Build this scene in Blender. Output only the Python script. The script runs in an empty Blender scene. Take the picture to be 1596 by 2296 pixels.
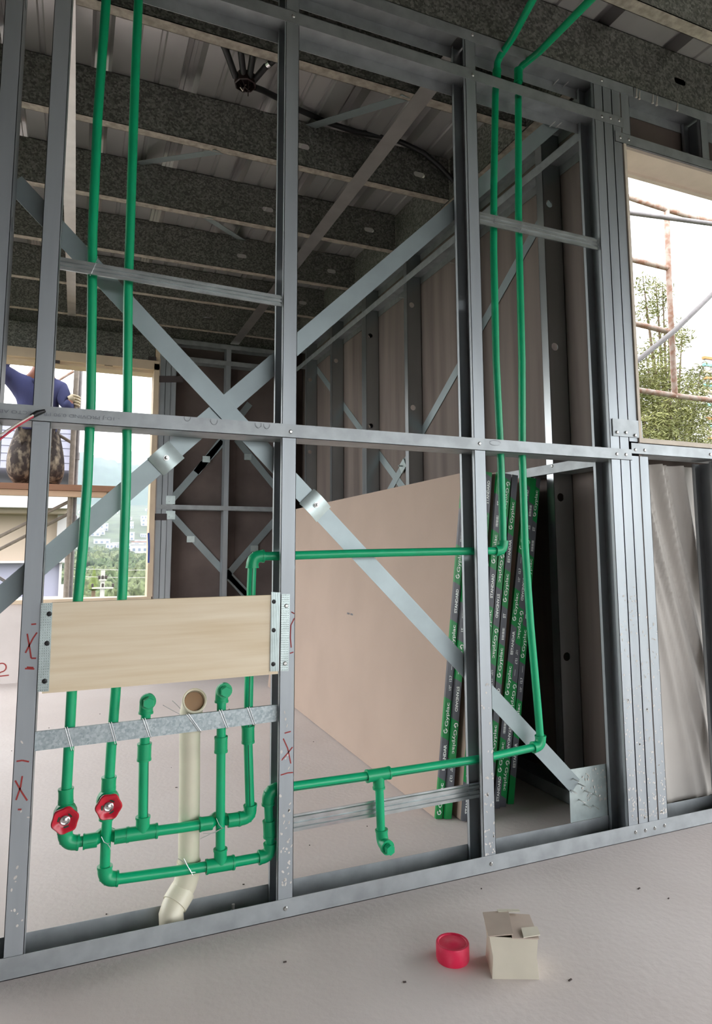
import bpy, math, random
import numpy as np
from mathutils import Vector, Matrix

# ------------------------------------------------------------------ camera
SC = bpy.context.scene
COL = SC.collection
F_PX, YAW, PITCH, ROLL = 1486.8882, 0.3974, 0.1156, -0.0031
EYE = np.array([0.0, -1.7102, 0.9125])
CX, CY, IW, IH = 798.0, 1064.0, 1596, 2296
_f = np.array([math.sin(YAW)*math.cos(PITCH), math.cos(YAW)*math.cos(PITCH), math.sin(PITCH)])
_r0 = np.array([math.cos(YAW), -math.sin(YAW), 0.0]); _u0 = np.cross(_r0, _f)
_r = math.cos(ROLL)*_r0 + math.sin(ROLL)*_u0
_u = -math.sin(ROLL)*_r0 + math.cos(ROLL)*_u0
cam_d = bpy.data.cameras.new('camera'); cam = bpy.data.objects.new('camera', cam_d); COL.objects.link(cam)
cam_d.sensor_fit = 'VERTICAL'; cam_d.sensor_height = 36.0
cam_d.lens = F_PX/IH*36.0
cam_d.shift_y = -(IH/2.0 - CY)/IH
cam_d.clip_start = 0.02; cam_d.clip_end = 6000
M = Matrix(((_r[0], _u[0], -_f[0], EYE[0]), (_r[1], _u[1], -_f[1], EYE[1]), (_r[2], _u[2], -_f[2], EYE[2]), (0, 0, 0, 1)))
cam.matrix_world = M
SC.camera = cam

# ------------------------------------------------------------------ sky, light, exposure
SKY_STRENGTH = 1.6
EXPOSURE = 1.9
w = bpy.data.worlds.new('overcast_sky'); SC.world = w; w.use_nodes = True
nt = w.node_tree; nt.nodes.clear()
out = nt.nodes.new('ShaderNodeOutputWorld'); bg = nt.nodes.new('ShaderNodeBackground')
tc = nt.nodes.new('ShaderNodeTexCoord'); nz = nt.nodes.new('ShaderNodeTexNoise'); cr = nt.nodes.new('ShaderNodeValToRGB')
nz.inputs['Scale'].default_value = 2.2; nz.inputs['Detail'].default_value = 4
cr.color_ramp.elements[0].position = .35; cr.color_ramp.elements[0].color = (.84, .88, .95, 1)
cr.color_ramp.elements[1].position = .65; cr.color_ramp.elements[1].color = (.98, .99, 1.0, 1)
nt.links.new(tc.outputs['Generated'], nz.inputs['Vector']); nt.links.new(nz.outputs['Fac'], cr.inputs['Fac'])
nt.links.new(cr.outputs['Color'], bg.inputs['Color']); bg.inputs['Strength'].default_value = SKY_STRENGTH
nt.links.new(bg.outputs[0], out.inputs[0])
vs = SC.view_settings
SC.display_settings.display_device = 'sRGB'
vs.view_transform = 'Standard'; vs.look = 'None'; vs.gamma = 1.0; vs.use_curve_mapping = False
vs.exposure = EXPOSURE
SC.cycles.use_denoising = True
SC.cycles.max_bounces = 8; SC.cycles.diffuse_bounces = 5; SC.cycles.glossy_bounces = 4
SC.cycles.transmission_bounces = 2; SC.cycles.volume_bounces = 0; SC.cycles.transparent_max_bounces = 6
SC.cycles.caustics_reflective = False; SC.cycles.caustics_refractive = False
SC.cycles.sample_clamp_indirect = 6.0

# ------------------------------------------------------------------ measuring: a pixel of the photograph met with a plane of the place
def P(px, py, **k):
    d = _f + (px-CX)/F_PX*_r - (py-CY)/F_PX*_u
    a, v = list(k.items())[0]; i = 'xyz'.index(a)
    t = (v-EYE[i])/d[i]
    return EYE + t*d

# ------------------------------------------------------------------ materials
def srgb(r, g, b):
    f = lambda c: (c/12.92 if c <= .04045 else ((c+.055)/1.055)**2.4)
    return tuple(f(c/255.0) for c in (r, g, b))
def mat(name, col, rough=.6, metal=0.0, var=.12, scale=8.0, stretch=None, bump=0.0, bscale=None, kind='noise', col2=None, spec=.5, lo=.35, hi=.65, detail=5):
    m = bpy.data.materials.new(name); m.use_nodes = True
    t = m.node_tree; b = t.nodes['Principled BSDF']
    b.inputs['Roughness'].default_value = rough; b.inputs['Metallic'].default_value = metal
    b.inputs['Specular IOR Level'].default_value = spec
    c = Vector(col)
    if col2 is None:
        c1, c2 = c*(1-var), c*(1+var)
    else:
        c1, c2 = c, Vector(col2)
    tcn = t.nodes.new('ShaderNodeTexCoord'); mp = t.nodes.new('ShaderNodeMapping')
    t.links.new(tcn.outputs['Object'], mp.inputs['Vector'])
    if stretch: mp.inputs['Scale'].default_value = stretch
    if kind == 'spangle':
        vo = t.nodes.new('ShaderNodeTexVoronoi'); vo.inputs['Scale'].default_value = scale
        n2 = t.nodes.new('ShaderNodeTexNoise'); n2.inputs['Scale'].default_value = scale*.35; n2.inputs['Detail'].default_value = 8; n2.inputs['Roughness'].default_value = .8
        t.links.new(mp.outputs[0], vo.inputs['Vector']); t.links.new(mp.outputs[0], n2.inputs['Vector'])
        sp = t.nodes.new('ShaderNodeSeparateColor'); t.links.new(vo.outputs['Color'], sp.inputs[0])
        mx = t.nodes.new('ShaderNodeMath'); mx.operation = 'MULTIPLY_ADD'; mx.inputs[1].default_value = .35
        t.links.new(sp.outputs[0], mx.inputs[0]); 
        m2 = t.nodes.new('ShaderNodeMath'); m2.operation = 'MULTIPLY'; m2.inputs[1].default_value = .65
        t.links.new(n2.outputs['Fac'], m2.inputs[0]); t.links.new(m2.outputs[0], mx.inputs[2]); fac = mx.outputs[0]
    else:
        n = t.nodes.new('ShaderNodeTexNoise'); n.inputs['Scale'].default_value = scale; n.inputs['Detail'].default_value = detail
        t.links.new(mp.outputs[0], n.inputs['Vector']); fac = n.outputs['Fac']
    rp = t.nodes.new('ShaderNodeValToRGB'); t.links.new(fac, rp.inputs['Fac'])
    rp.color_ramp.elements[0].position = lo; rp.color_ramp.elements[0].color = (*c1, 1)
    rp.color_ramp.elements[1].position = hi; rp.color_ramp.elements[1].color = (*c2, 1)
    t.links.new(rp.outputs['Color'], b.inputs['Base Color'])
    if bump:
        bn = t.nodes.new('ShaderNodeTexNoise'); bn.inputs['Scale'].default_value = bscale or scale*4; bn.inputs['Detail'].default_value = 4
        t.links.new(mp.outputs[0], bn.inputs['Vector'])
        bp = t.nodes.new('ShaderNodeBump'); bp.inputs['Strength'].default_value = bump; bp.inputs['Distance'].default_value = .01
        t.links.new(bn.outputs['Fac'], bp.inputs['Height']); t.links.new(bp.outputs[0], b.inputs['Normal'])
    return m

MT = {}
MT['stud'] = mat('galvanised_sheet', (.36, .39, .41), .46, .55, .09, 14, stretch=(1, 1, .12), col2=None)
MT['studshade'] = mat('shaded_galvanised_sheet', (.42, .45, .46), .30, .92, .06, 14, stretch=(1, 1, .12))  # same steel as the other studs; web shade put into a mirror-like copy
MT['track'] = mat('galvanised_track', (.36, .385, .395), .48, .5, .12, 18)
MT['strap'] = mat('brace_strap_steel', (.31, .365, .375), .42, .5, .07, 9)
MT['plate'] = mat('bracket_zinc', (.50, .58, .57), .36, .6, .08, 30)
MT['joist'] = mat('weathered_spangle', (.105, .106, .094), .48, .45, scale=130, kind='spangle', col2=(.36, .36, .325), lo=.38, hi=.78)
MT['joistflange'] = mat('dusty_flange', (.34, .30, .25), .6, .25, .25, 40)
MT['deck'] = mat('deck_sheet', (.52, .505, .50), .30, .6, .06, 5, stretch=(1, .15, 1))
MT['shiny'] = mat('bright_strap', (.62, .60, .58), .3, .9, .06, 12)
MT['fur'] = mat('furring_zinc', (.58, .62, .62), .27, .85, .15, 60, stretch=(.3, 1, 1))
MT['furspot'] = mat('mottled_zinc', (.30, .36, .38), .45, .5, scale=190, kind='spangle', col2=(.50, .56, .57), lo=.3, hi=.7)
MT['screw'] = mat('zinc_screw', (.6, .6, .58), .3, .8, .05)
MT['blackscrew'] = mat('black_screw', (.015, .015, .015), .4, .3, .1)
MT['ppr'] = mat('green_pipe_plastic', srgb(0, 166, 112), .36, 0, .06, 12)
MT['pprfit'] = mat('green_fitting_plastic', srgb(0, 158, 104), .38, 0, .05, 12)
MT['pprline'] = mat('dark_pipe_stripe', srgb(0, 60, 40), .5)
MT['pvc'] = mat('cream_drain_plastic', srgb(218, 212, 190), .4, 0, .07, 7)
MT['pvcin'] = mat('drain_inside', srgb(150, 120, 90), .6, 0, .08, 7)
MT['red'] = mat('red_enamel', srgb(196, 32, 52), .25, 0, .06, 20)
MT['chrome'] = mat('chromed_metal', (.75, .73, .72), .22, .9, .1, 60)
MT['ply'] = mat('pale_plywood', srgb(222, 202, 168), .6, 0, scale=4.0, stretch=(.7, 1, 14), col2=srgb(238, 224, 198), lo=.3, hi=.72)
MT['plyedge'] = mat('plywood_edge', srgb(205, 180, 140), .7, 0, .15, 60)
MT['gyp'] = mat('plasterboard_face', srgb(163, 144, 130), .8, 0, .04, 3, bump=.03)
MT['gypcore'] = mat('plasterboard_edge', srgb(226, 214, 198), .85, 0, .05, 30)
MT['tapegreen'] = mat('green_end_tape', srgb(0, 128, 60), .4, 0, .06, 25)
MT['tapegrey'] = mat('grey_end_tape', srgb(84, 86, 92), .4, 0, .06, 25)
MT['white'] = mat('white_print', srgb(232, 236, 230), .5, 0, .02)
MT['sheath'] = mat('sheathing_ply', srgb(88, 77, 72), .7, 0, scale=2.2, stretch=(3, 5, .35), col2=srgb(122, 110, 103), lo=.3, hi=.7)
MT['sheathpink'] = mat('sheathing_pink_ply', srgb(84, 73, 70), .75, 0, scale=3.0, col2=srgb(114, 101, 96), lo=.32, hi=.7)
MT['floor'] = mat('dusty_concrete', srgb(200, 190, 185), .85, 0, scale=1.1, col2=srgb(217, 209, 205), lo=.35, hi=.7, bump=.12, bscale=60, detail=10)
MT['wallwhite'] = mat('pale_render', srgb(214, 206, 202), .9, 0, .05, 4, bump=.1)
MT['timber'] = mat('pale_timber', srgb(214, 194, 168), .7, 0, .08, 6, stretch=(1, 1, 1))
MT['reveal'] = mat('cement_board', srgb(214, 199, 187), .85, 0, .07, 7, bump=.1)
MT['membrane'] = mat('grey_membrane', srgb(186, 181, 174), .65, 0, .06, 5)
MT['black'] = mat('black_conduit', (.012, .011, .012), .45, 0, .2)
MT['maroon'] = mat('maroon_box', srgb(34, 14, 14), .5)
MT['tie'] = mat('tie_wire_steel', (.62, .62, .62), .3, .8, .1)
MT['redink'] = mat('red_marker', srgb(150, 52, 48), .7)
MT['greyink'] = mat('grey_print', srgb(128, 132, 138), .5, .4)
MT['pencil'] = mat('pencil_line', srgb(105, 108, 114), .6)
MT['bluepaint'] = mat('blue_paint', srgb(60, 90, 170), .6)
MT['redwire'] = mat('red_wire', srgb(190, 50, 70), .4)
MT['whitewire'] = mat('white_wire', srgb(215, 205, 195), .4)
MT['darktape'] = mat('dark_flashing_tape', srgb(70, 62, 62), .6, .0, .1)  # dark brownish grey, the colour of the tape itself
MT['scaff'] = mat('painted_scaffold_tube', srgb(150, 112, 92), .6, .1, scale=26, col2=srgb(176, 160, 148), lo=.4, hi=.6)
MT['scaffgrey'] = mat('grey_scaffold_tube', srgb(118, 114, 114), .5, .3, .12, 30)
MT['scafftan'] = mat('cement_stained_tube', srgb(142, 132, 122), .7, .1, .14, 30)
MT['plank'] = mat('scaffold_board', srgb(150, 112, 90), .8, 0, .12, 6, stretch=(.3, 1, 1))
MT['plank2'] = mat('pale_scaffold_board', srgb(206, 176, 150), .8, 0, .1, 6, stretch=(.3, 1, 1))
MT['hood'] = mat('navy_hoodie', srgb(56, 60, 100), .9, 0, .18, 5, bump=1.0, bscale=14, stretch=(1, 1, .45))
MT['hoodhem'] = mat('navy_rib', srgb(50, 54, 92), .9, 0, .1, 30)
MT['pants'] = mat('stained_trousers', srgb(62, 54, 52), .9, 0, scale=22, col2=srgb(176, 162, 142), lo=.47, hi=.75, bump=.6, bscale=14, detail=12, stretch=(1, 1, .6))
MT['skin'] = mat('skin', srgb(140, 88, 70), .6, 0, .06)
MT['glove'] = mat('cream_work_glove', srgb(186, 174, 150), .85, 0, .1, 40)
MT['helmet'] = mat('white_helmet', srgb(225, 225, 222), .35)
MT['boot'] = mat('dark_boot', srgb(50, 42, 38), .7)
MT['leaf'] = mat('willow_leaf', srgb(88, 92, 42), .6, 0, scale=2.5, col2=srgb(136, 136, 82), lo=.35, hi=.65)
MT['bark'] = mat('bark', srgb(96, 80, 62), .9, 0, .2, 12)
MT['treegreen'] = mat('valley_green', srgb(66, 78, 50), .9, 0, .5, 5.0)
MT['treegreen2'] = mat('valley_olive', srgb(82, 90, 60), .9, 0, .5, 5.0)
MT['treelight'] = mat('valley_light_green', srgb(78, 90, 42), .9, 0, .35, 4)
MT['terrain'] = mat('valley_ground', srgb(58, 68, 46), .95, 0, .3, .05)
MT['mount'] = mat('forested_mountain', srgb(58, 72, 62), .95, 0, .2, .03)
MT['mountfar'] = mat('far_mountain', srgb(66, 78, 72), .95, 0, .1, .01)
MT['house'] = mat('white_house_render', srgb(158, 158, 157), .9, 0, .05, .2)
MT['housewin'] = mat('house_window', srgb(96, 106, 120), .3, 0, .1, .2)
MT['houseroof'] = mat('clay_roof', srgb(150, 104, 88), .8, 0, .1, .4)
MT['bldwhite'] = mat('white_facade', srgb(178, 174, 172), .85, 0, .04, 1)
MT['bldbeige'] = mat('beige_facade', srgb(176, 160, 143), .85, 0, .04, 1)
MT['bldgrey'] = mat('grey_metal_door', srgb(138, 138, 152), .6, 0, .05, 1)
MT['pole'] = mat('concrete_utility_pole', srgb(160, 157, 150), .8, 0, .06, 2)
MT['paper'] = mat('cream_cardboard', srgb(208, 202, 184), .7, 0, .05, 12)
MT['papertop'] = mat('taupe_cardboard', srgb(190, 174, 160), .75, 0, .06, 12)
MT['pinkcap'] = mat('pink_red_plastic', srgb(232, 40, 84), .4, 0, scale=30, col2=srgb(240, 84, 110), lo=.45, hi=.7)
MT['splash'] = mat('cement_splash', srgb(206, 202, 194), .85)
MT['debris'] = mat('dark_chip', srgb(70, 60, 56), .9)
MT['orange'] = mat('orange_cladding', srgb(206, 130, 80), .8)
MT['teal'] = mat('teal_glass', srgb(110, 190, 196), .4)

# ------------------------------------------------------------------ mesh builder
def unit(v):
    v = np.asarray(v, float); return v/np.linalg.norm(v)
class MB:
    def __init__(s): s.v = []; s.f = []; s.m = []; s.s = []
    def add(s, vs, fs, mi=0, sm=False):
        o = len(s.v); s.v.extend([tuple(map(float, q)) for q in vs])
        for f in fs: s.f.append(tuple(o+i for i in f)); s.m.append(mi); s.s.append(sm)
        return s
    def obox(s, O, U, V, N, l, w_, h, mi=0):
        O, U, V, N = (np.asarray(a, float) for a in (O, U, V, N))
        vs = [O+U*(l*a)+V*(w_*b)+N*(h*c) for c in (0, 1) for b in (0, 1) for a in (0, 1)]
        fs = [(0, 2, 3, 1), (4, 5, 7, 6), (0, 1, 5, 4), (2, 6, 7, 3), (0, 4, 6, 2), (1, 3, 7, 5)]
        if np.dot(np.cross(U*l, V*w_), N*h) < 0: fs = [f[::-1] for f in fs]
        return s.add(vs, fs, mi)
    def box(s, x0, y0, z0, x1, y1, z1, mi=0):
        return s.obox((x0, y0, z0), (1, 0, 0), (0, 1, 0), (0, 0, 1), x1-x0, y1-y0, z1-z0, mi)
    def bar(s, p0, p1, wdir, w_, t, mi=0):
        """a straight bar: w_ across along wdir (made square to the run), t through"""
        p0, p1 = np.asarray(p0, float), np.asarray(p1, float); U = unit(p1-p0); L = np.linalg.norm(p1-p0)
        V = np.asarray(wdir, float); V = unit(V-U*np.dot(U, V)); N = np.cross(U, V)
        return s.obox(p0-V*w_/2-N*t/2, U, V, N, L, w_, t, mi)
    def tube(s, pts, r, n=14, cap=True, mi=0, sm=True):
        pts = [np.asarray(p, float) for p in pts]; rs = r if hasattr(r, '__len__') else [r]*len(pts)
        T = [unit((pts[min(i+1, len(pts)-1)]-pts[max(i-1, 0)])) for i in range(len(pts))]
        a = np.array([0, 0, 1.0]) if abs(T[0][2]) < .9 else np.array([1.0, 0, 0])
        B = unit(a-T[0]*np.dot(a, T[0])); vs = []
        for i, p in enumerate(pts):
            B = unit(B-T[i]*np.dot(B, T[i])); C = np.cross(T[i], B)
            vs += [p+rs[i]*(math.cos(2*math.pi*k/n)*B+math.sin(2*math.pi*k/n)*C) for k in range(n)]
        fs = [(i*n+k, i*n+(k+1) % n, (i+1)*n+(k+1) % n, (i+1)*n+k) for i in range(len(pts)-1) for k in range(n)]
        s.add(vs, fs, mi, sm)
        if cap:
            L = len(pts)-1
            s.add(vs[:n], [tuple(range(n))[::-1]], mi); s.add(vs[L*n:], [tuple(range(n))], mi)
        return s
    def lathe(s, prof, O, A, n=20, mi=0, sm=True, scal=None):
        """profile of (radius, height) turned round axis A at O; scal(angle) scales the radius"""
        O = np.asarray(O, float); A = unit(A); a = np.array([0, 0, 1.0]) if abs(A[2]) < .9 else np.array([1.0, 0, 0])
        B = unit(a-A*np.dot(a, A)); C = np.cross(A, B); vs = []
        for (r, h) in prof:
            for k in range(n):
                t = 2*math.pi*k/n; q = r*(scal(t) if scal else 1)
                vs.append(O+A*h+q*(math.cos(t)*B+math.sin(t)*C))
        fs = [(i*n+k, i*n+(k+1) % n, (i+1)*n+(k+1) % n, (i+1)*n+k) for i in range(len(prof)-1) for k in range(n)]
        s.add(vs, fs, mi, sm)
        L = len(prof)-1
        if prof[0][0] > 1e-5 and prof[0] != prof[-1]: s.add(vs[:n], [tuple(range(n))[::-1]], mi)
        if prof[-1][0] > 1e-5 and prof[0] != prof[-1]: s.add(vs[L*n:], [tuple(range(n))], mi)
        return s
    def plate(s, O, U, V, L, W, t, holes=(), mi=0):
        """sheet L x W in U, V, t thick along U x V, with stadium holes (u, v, half length, half width)"""
        O, U, V = (np.asarray(a, float) for a in (O, U, V)); N = np.cross(U, V)*t
        holes = sorted(holes); u = 0
        for (hu, hv, ra, rb) in holes:
            c = ra+.02
            if hu-c > u+1e-6: s.obox(O+U*u, U, V, np.cross(U, V), hu-c-u, W, t, mi)
            ang = sorted(set([round(2*math.pi*k/20, 6) for k in range(20)] + [round(math.atan2(sv, su) % (2*math.pi), 6) for su in (c, -c) for sv in (W-hv, -hv)]))
            inn, outr = [], []
            for t_ in ang:
                cx, sx = math.cos(t_), math.sin(t_)
                st = ra-rb; x = rb*cx+(st if cx > 1e-6 else (-st if cx < -1e-6 else 0)); inn.append((x, rb*sx))
                k = min((c/abs(cx)) if abs(cx) > 1e-9 else 1e9, ((W-hv)/sx if sx > 1e-9 else (hv/-sx if sx < -1e-9 else 1e9)))
                outr.append((cx*k, sx*k))
            n = len(ang); vs = []
            for off in (0, 1):
                vs += [O+U*(hu+x)+V*(hv+y)+N*off for x, y in inn] + [O+U*(hu+x)+V*(hv+y)+N*off for x, y in outr]
            fs = []
            for k in range(n):
                q = (k+1) % n
                fs += [(k, q, n+q, n+k), (2*n+k, 3*n+k, 3*n+q, 2*n+q), (k, 2*n+k, 2*n+q, q), (n+k, n+q, 3*n+q, 3*n+k)]
            s.add(vs, fs, mi); u = hu+c
        if L > u+1e-6: s.obox(O+U*u, U, V, np.cross(U, V), L-u, W, t, mi)
        return s
    def csec(s, O, U, V, N, L, W, F, lip=.012, t=.0014, holes=(), mi=0, mif=None):
        """channel: web L x W at O in U, V; flanges F along N at both edges; lips turned in"""
        O, U, V, N = (np.asarray(a, float) for a in (O, U, V, N)); mif = mi if mif is None else mif
        if np.dot(np.cross(U, V), N) > 0: s.plate(O, U, V, L, W, t, holes, mi)
        else: s.plate(O+V*W, U, -V, L, W, t, [(a, W-b, c, d) for a, b, c, d in holes], mi)
        s.obox(O, U, V, N, L, t, F, mif); s.obox(O+V*(W-t), U, V, N, L, t, F, mif)
        if lip:
            s.obox(O+N*(F-t), U, V, N, L, lip, t, mif); s.obox(O+N*(F-t)+V*(W-lip), U, V, N, L, lip, t, mif)
        return s
    def mesh(s, name, mats, off=(0, 0, 0)):
        me = bpy.data.meshes.new(name); o = np.asarray(off, float)
        me.from_pydata([tuple(np.asarray(v)-o) for v in s.v], [], s.f); 
        for m in (mats if isinstance(mats, (list, tuple)) else [mats]): me.materials.append(MT[m] if isinstance(m, str) else m)
        me.polygons.foreach_set('material_index', s.m); me.polygons.foreach_set('use_smooth', s.s)
        me.validate(); me.update()
        if any(s.s):
            try: me.set_sharp_from_angle(angle=math.radians(50))
            except Exception: pass
        return me
    def build(s, name, mats, parent=None, **kw):
        """link as ONE object; vertices are given in world space, the object sits at its parent"""
        off = wloc(parent) if parent else np.array(s.v).mean(0)*0
        if parent is None:
            a = np.array(s.v); off = np.array([(a[:, 0].min()+a[:, 0].max())/2, (a[:, 1].min()+a[:, 1].max())/2, a[:, 2].min()])
        o = bpy.data.objects.new(name, s.mesh(name, mats, off)); COL.objects.link(o)
        if parent: o.parent = parent
        else: o.location = off
        tag(o, **kw); return o
def wloc(o):
    p = np.zeros(3)
    while o: p += np.array(o.location); o = o.parent
    return p
def tag(o, label=None, cat=None, group=None, kind=None):
    if label: o['label'] = label
    if cat: o['category'] = cat
    if group: o['group'] = group
    if kind: o['kind'] = kind
def thing(name, loc, label=None, cat=None, group=None, kind=None):
    o = bpy.data.objects.new(name, None); COL.objects.link(o); o.location = tuple(loc); o.empty_display_size = .05
    tag(o, label, cat, group, kind); return o
def inst(name, me, parent, loc, rot=None, label=None):
    o = bpy.data.objects.new(name, me); COL.objects.link(o); o.parent = parent
    o.location = tuple(np.asarray(loc, float)-wloc(parent)) if parent else tuple(loc)
    if rot is not None: o.rotation_euler = rot
    if label: o['label'] = label
    return o
X, Y, Z = np.eye(3)
random.seed(7); rng = np.random.default_rng(7)

# text as flat meshes: verts in the xy plane, cached
_tx = {}
def text_geo(s, bold=0.0):
    if (s, bold) in _tx: return _tx[(s, bold)]
    cu = bpy.data.curves.new('t', 'FONT'); cu.body = s; cu.size = 1.0; cu.offset = bold; cu.resolution_u = 3
    ob = bpy.data.objects.new('t', cu); COL.objects.link(ob)
    dg = bpy.context.evaluated_depsgraph_get(); me = bpy.data.meshes.new_from_object(ob.evaluated_get(dg))
    vs = np.array([v.co[:2] for v in me.vertices]).reshape(-1, 2); fs = [tuple(p.vertices) for p in me.polygons]
    bpy.data.objects.remove(ob); bpy.data.curves.remove(cu); bpy.data.meshes.remove(me)
    mn, mx = vs.min(0), vs.max(0); _tx[(s, bold)] = (vs-mn, fs, mx-mn); return _tx[(s, bold)]
def put_text(mb, s, O, U, V, h, bold=0.0, mi=0, width=None):
    """text with cap box height h, lower left corner at O, running along U, up along V"""
    vs, fs, sz = text_geo(s, bold); k = h/sz[1]; ku = k if width is None else width/sz[0]
    O, U, V = (np.asarray(a, float) for a in (O, U, V))
    mb.add([O+U*(a*ku)+V*(b*k) for a, b in vs], fs, mi); return sz[0]*ku
def stroke(mb, pts, wd, N, mi=0):
    N = np.asarray(N, float)
    for a, b in zip(pts[:-1], pts[1:]):
        a, b = np.asarray(a, float), np.asarray(b, float); d = unit(b-a); sd = np.cross(N, d)*wd/2
        mb.add([a-sd, b-sd, b+sd, a+sd], [(0, 1, 2, 3)], mi)

# ------------------------------------------------------------------ shared numbers
D = .089                       # stud depth
FL = .0413                     # flange
XA, SP = -.1085, .61
XB, XC = XA+SP, XA+2*SP
XR = 1.685                     # inner face of the right wall
YB = 3.65                      # inner face of the rear wall
ZT = 2.63                      # top of walls
ZD = 2.845                     # underside of the deck
JY = [-.305, .345, .955, 1.555, 2.16, 2.755, 3.35]

# ------------------------------------------------------------------ floor
mb = MB()
poly = [(-1.95, -7), (4.2, -7), (4.2, .14), (1.80, .14), (1.80, 3.80), (-1.95, 3.80)]
n = len(poly); mb.add([(a, b, 0) for a, b in poly]+[(a, b, -.18) for a, b in poly], [tuple(range(n)), tuple(range(2*n-1, n-1, -1))]+[(i, n+i, n+(i+1) % n, (i+1) % n) for i in range(n)])
mb.build('floor', 'floor', kind='structure')

# ------------------------------------------------------------------ ceiling: deck, joists, straps
FLU0, FLUP = .0135, .338
def deck_profile(x0, x1):
    pts = [(x0, 0)]; k = math.floor((x0-FLU0)/FLUP)
    while True:
        c = FLU0+k*FLUP; k += 1
        if c-.05 < x0: continue
        if c+.05 > x1: break
        pts += [(c-.0385, 0), (c-.026, .05), (c-.010, .05), (c-.007, .045), (c+.007, .045), (c+.010, .05), (c+.026, .05), (c+.0385, 0)]
        for q in (.338*.37, .338*.63):
            if c+q+.02 < x1: pts += [(c+q-.012, 0), (c+q-.006, .006), (c+q+.006, .006), (c+q+.012, 0)]
    pts.append((x1, 0)); return pts
mb = MB()
for xa_, xb_, y0, y1 in ((-2.7, 1.80, -5.5, 3.95), (1.80, 4.3, -5.5, .21)):
  prof = deck_profile(xa_, xb_); n = len(prof)
  vs = [(a, y0, ZD+b) for a, b in prof]+[(a, y1, ZD+b) for a, b in prof]+[(a, y0, ZD+b+.0015) for a, b in prof]+[(a, y1, ZD+b+.0015) for a, b in prof]
  fs = []
  for i in range(n-1): fs += [(i, n+i, n+i+1, i+1), (2*n+i, 2*n+i+1, 3*n+i+1, 3*n+i)]
  mb.add(vs, fs)
ceiling = mb.build('ceiling', 'deck', kind='structure')
def joist(yj, x0, x1, holes_x=()):
    b = MB(); b.csec((x0, yj, ZT), X, Z, Y, x1-x0, ZD-ZT-.002, .045, .012, .002, [(hx-x0, .094, .03, .0135) for hx in holes_x], 0, 1)
    return b.build('joist', ['joist', 'joistflange'], ceiling)
HX = [.866, 1.456]
for yj in JY[1:]: joist(yj, -1.95, 1.62, [h for h in HX if h > -1.8])
joist(0.0, -1.95, 3.9, [1.489+.6*k for k in range(-5, 4)])
for yj in (-.305, -.915, -1.52, -2.13, -2.7, -3.3, -3.9, -4.5, -5.1): joist(yj, -1.95, 3.9, [1.489+.6*k for k in range(-5, 4)])
b = MB(); b.csec((1.626, .06, ZT), Y, Z, X, 3.6, ZD-ZT-.002, .045, .012, .002, (), 0, 1); b.build('rim_joist', ['joist', 'joistflange'], ceiling)
b = MB(); b.csec((-1.95, YB+.002, 2.425), X, Z, Y, 2.47, .20, .05, .012, .002, (), 0, 1); b.build('lintel_beam', ['joist', 'joistflange'], ceiling)
b = MB(); b.csec((-1.95, YB+.03, ZT), X, Z, Y, 3.65, ZD-ZT-.002, .045, .012, .002, (), 0, 1); b.build('rim_joist', ['joist', 'joistflange'], ceiling)
# flat straps under the joists, running front to back
b = MB(); b.box(-.128, -2.6, ZT-.0025, -.073, 3.40, ZT-.0008); b.build('ceiling_strap', 'shiny', ceiling)
b = MB(); b.box(1.108, .02, ZT-.0025, 1.178, 3.62, ZT-.0008); b.build('ceiling_strap', 'shiny', ceiling)
# bridging straps from the foot of one joist to the head of the next
for (x_a, ya, x_b, yb) in ((1.09, .37, .90, .95), (.50, .99, .20, 1.55), (.55, 1.585, .86, 2.155)):
    b = MB(); b.bar((x_a, ya, ZT-.001), (x_b, yb, ZD-.02), X, .055, .0015); b.build('bridging_strap', 'strap', ceiling)

# ------------------------------------------------------------------ screws
b = MB(); b.lathe([(.0058, 0), (.0055, .0012), (.0036, .0022), (.0034, .003), (.0012, .0031), (.001, .0015), (0, .0015)], (0, 0, 0), (0, -1, 0), 14)
SCREW = b.mesh('screw', 'screw')
b = MB(); b.lathe([(.0058, 0), (.0052, .0022), (.0026, .0028), (.0022, .0012), (0, .0012)], (0, 0, 0), (0, -1, 0), 12)
BSCREW = b.mesh('black_screw', 'blackscrew')
b = MB(); b.lathe([(.0022, 0), (.0022, .026), (.0001, .034)], (0, 0, 0), (0, -1, 0), 8); TIP = b.mesh('screw_tip', 'screw')

# ------------------------------------------------------------------ wall_front: the stud wall in the foreground
wf = thing('wall_front', (.8, .045, 0), kind='structure')
def front_stud(x, z0, z1, open_left=True, holes=(.30, .907, 1.714, 2.313), y=0.001):
    b = MB(); d = D-.002; w_ = FL-.001
    hs = [(h-z0, d/2, .019, .019) for h in holes if z0+.1 < h < z1-.1]
    if open_left: b.csec((x+w_, y, z0), Z, Y, -X, z1-z0, d, w_, .013, .0014, hs)
    else: b.csec((x, y, z0), Z, Y, X, z1-z0, d, w_, .013, .0014, hs)
    return b.build('stud', 'stud', wf)
sZ = front_stud(-.218, .002, 2.622); sA = front_stud(XA, .002, 2.622); sB = front_stud(XB, .002, 2.622); sC = front_stud(XC, .002, 2.622)
posts = [front_stud(x, .002, 2.622, True, ()) for x in (1.652, 1.694)]
posts.append(front_stud(1.736, 1.286, 2.622, False, ())); posts.append(front_stud(1.736, .002, 1.236, False, ()))
posts.append(front_stud(1.779, .002, 1.236, False, ())); posts.append(front_stud(1.779, 2.432, 2.622, False, ()))
front_stud(2.185, 2.432, 2.622, True, ()); front_stud(2.128, .002, 1.236, True, ()); front_stud(2.66, .002, 1.236, True, ())
front_stud(3.2, .002, 2.622, True, ()); front_stud(2.70, 2.432, 2.622, True, ())
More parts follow.
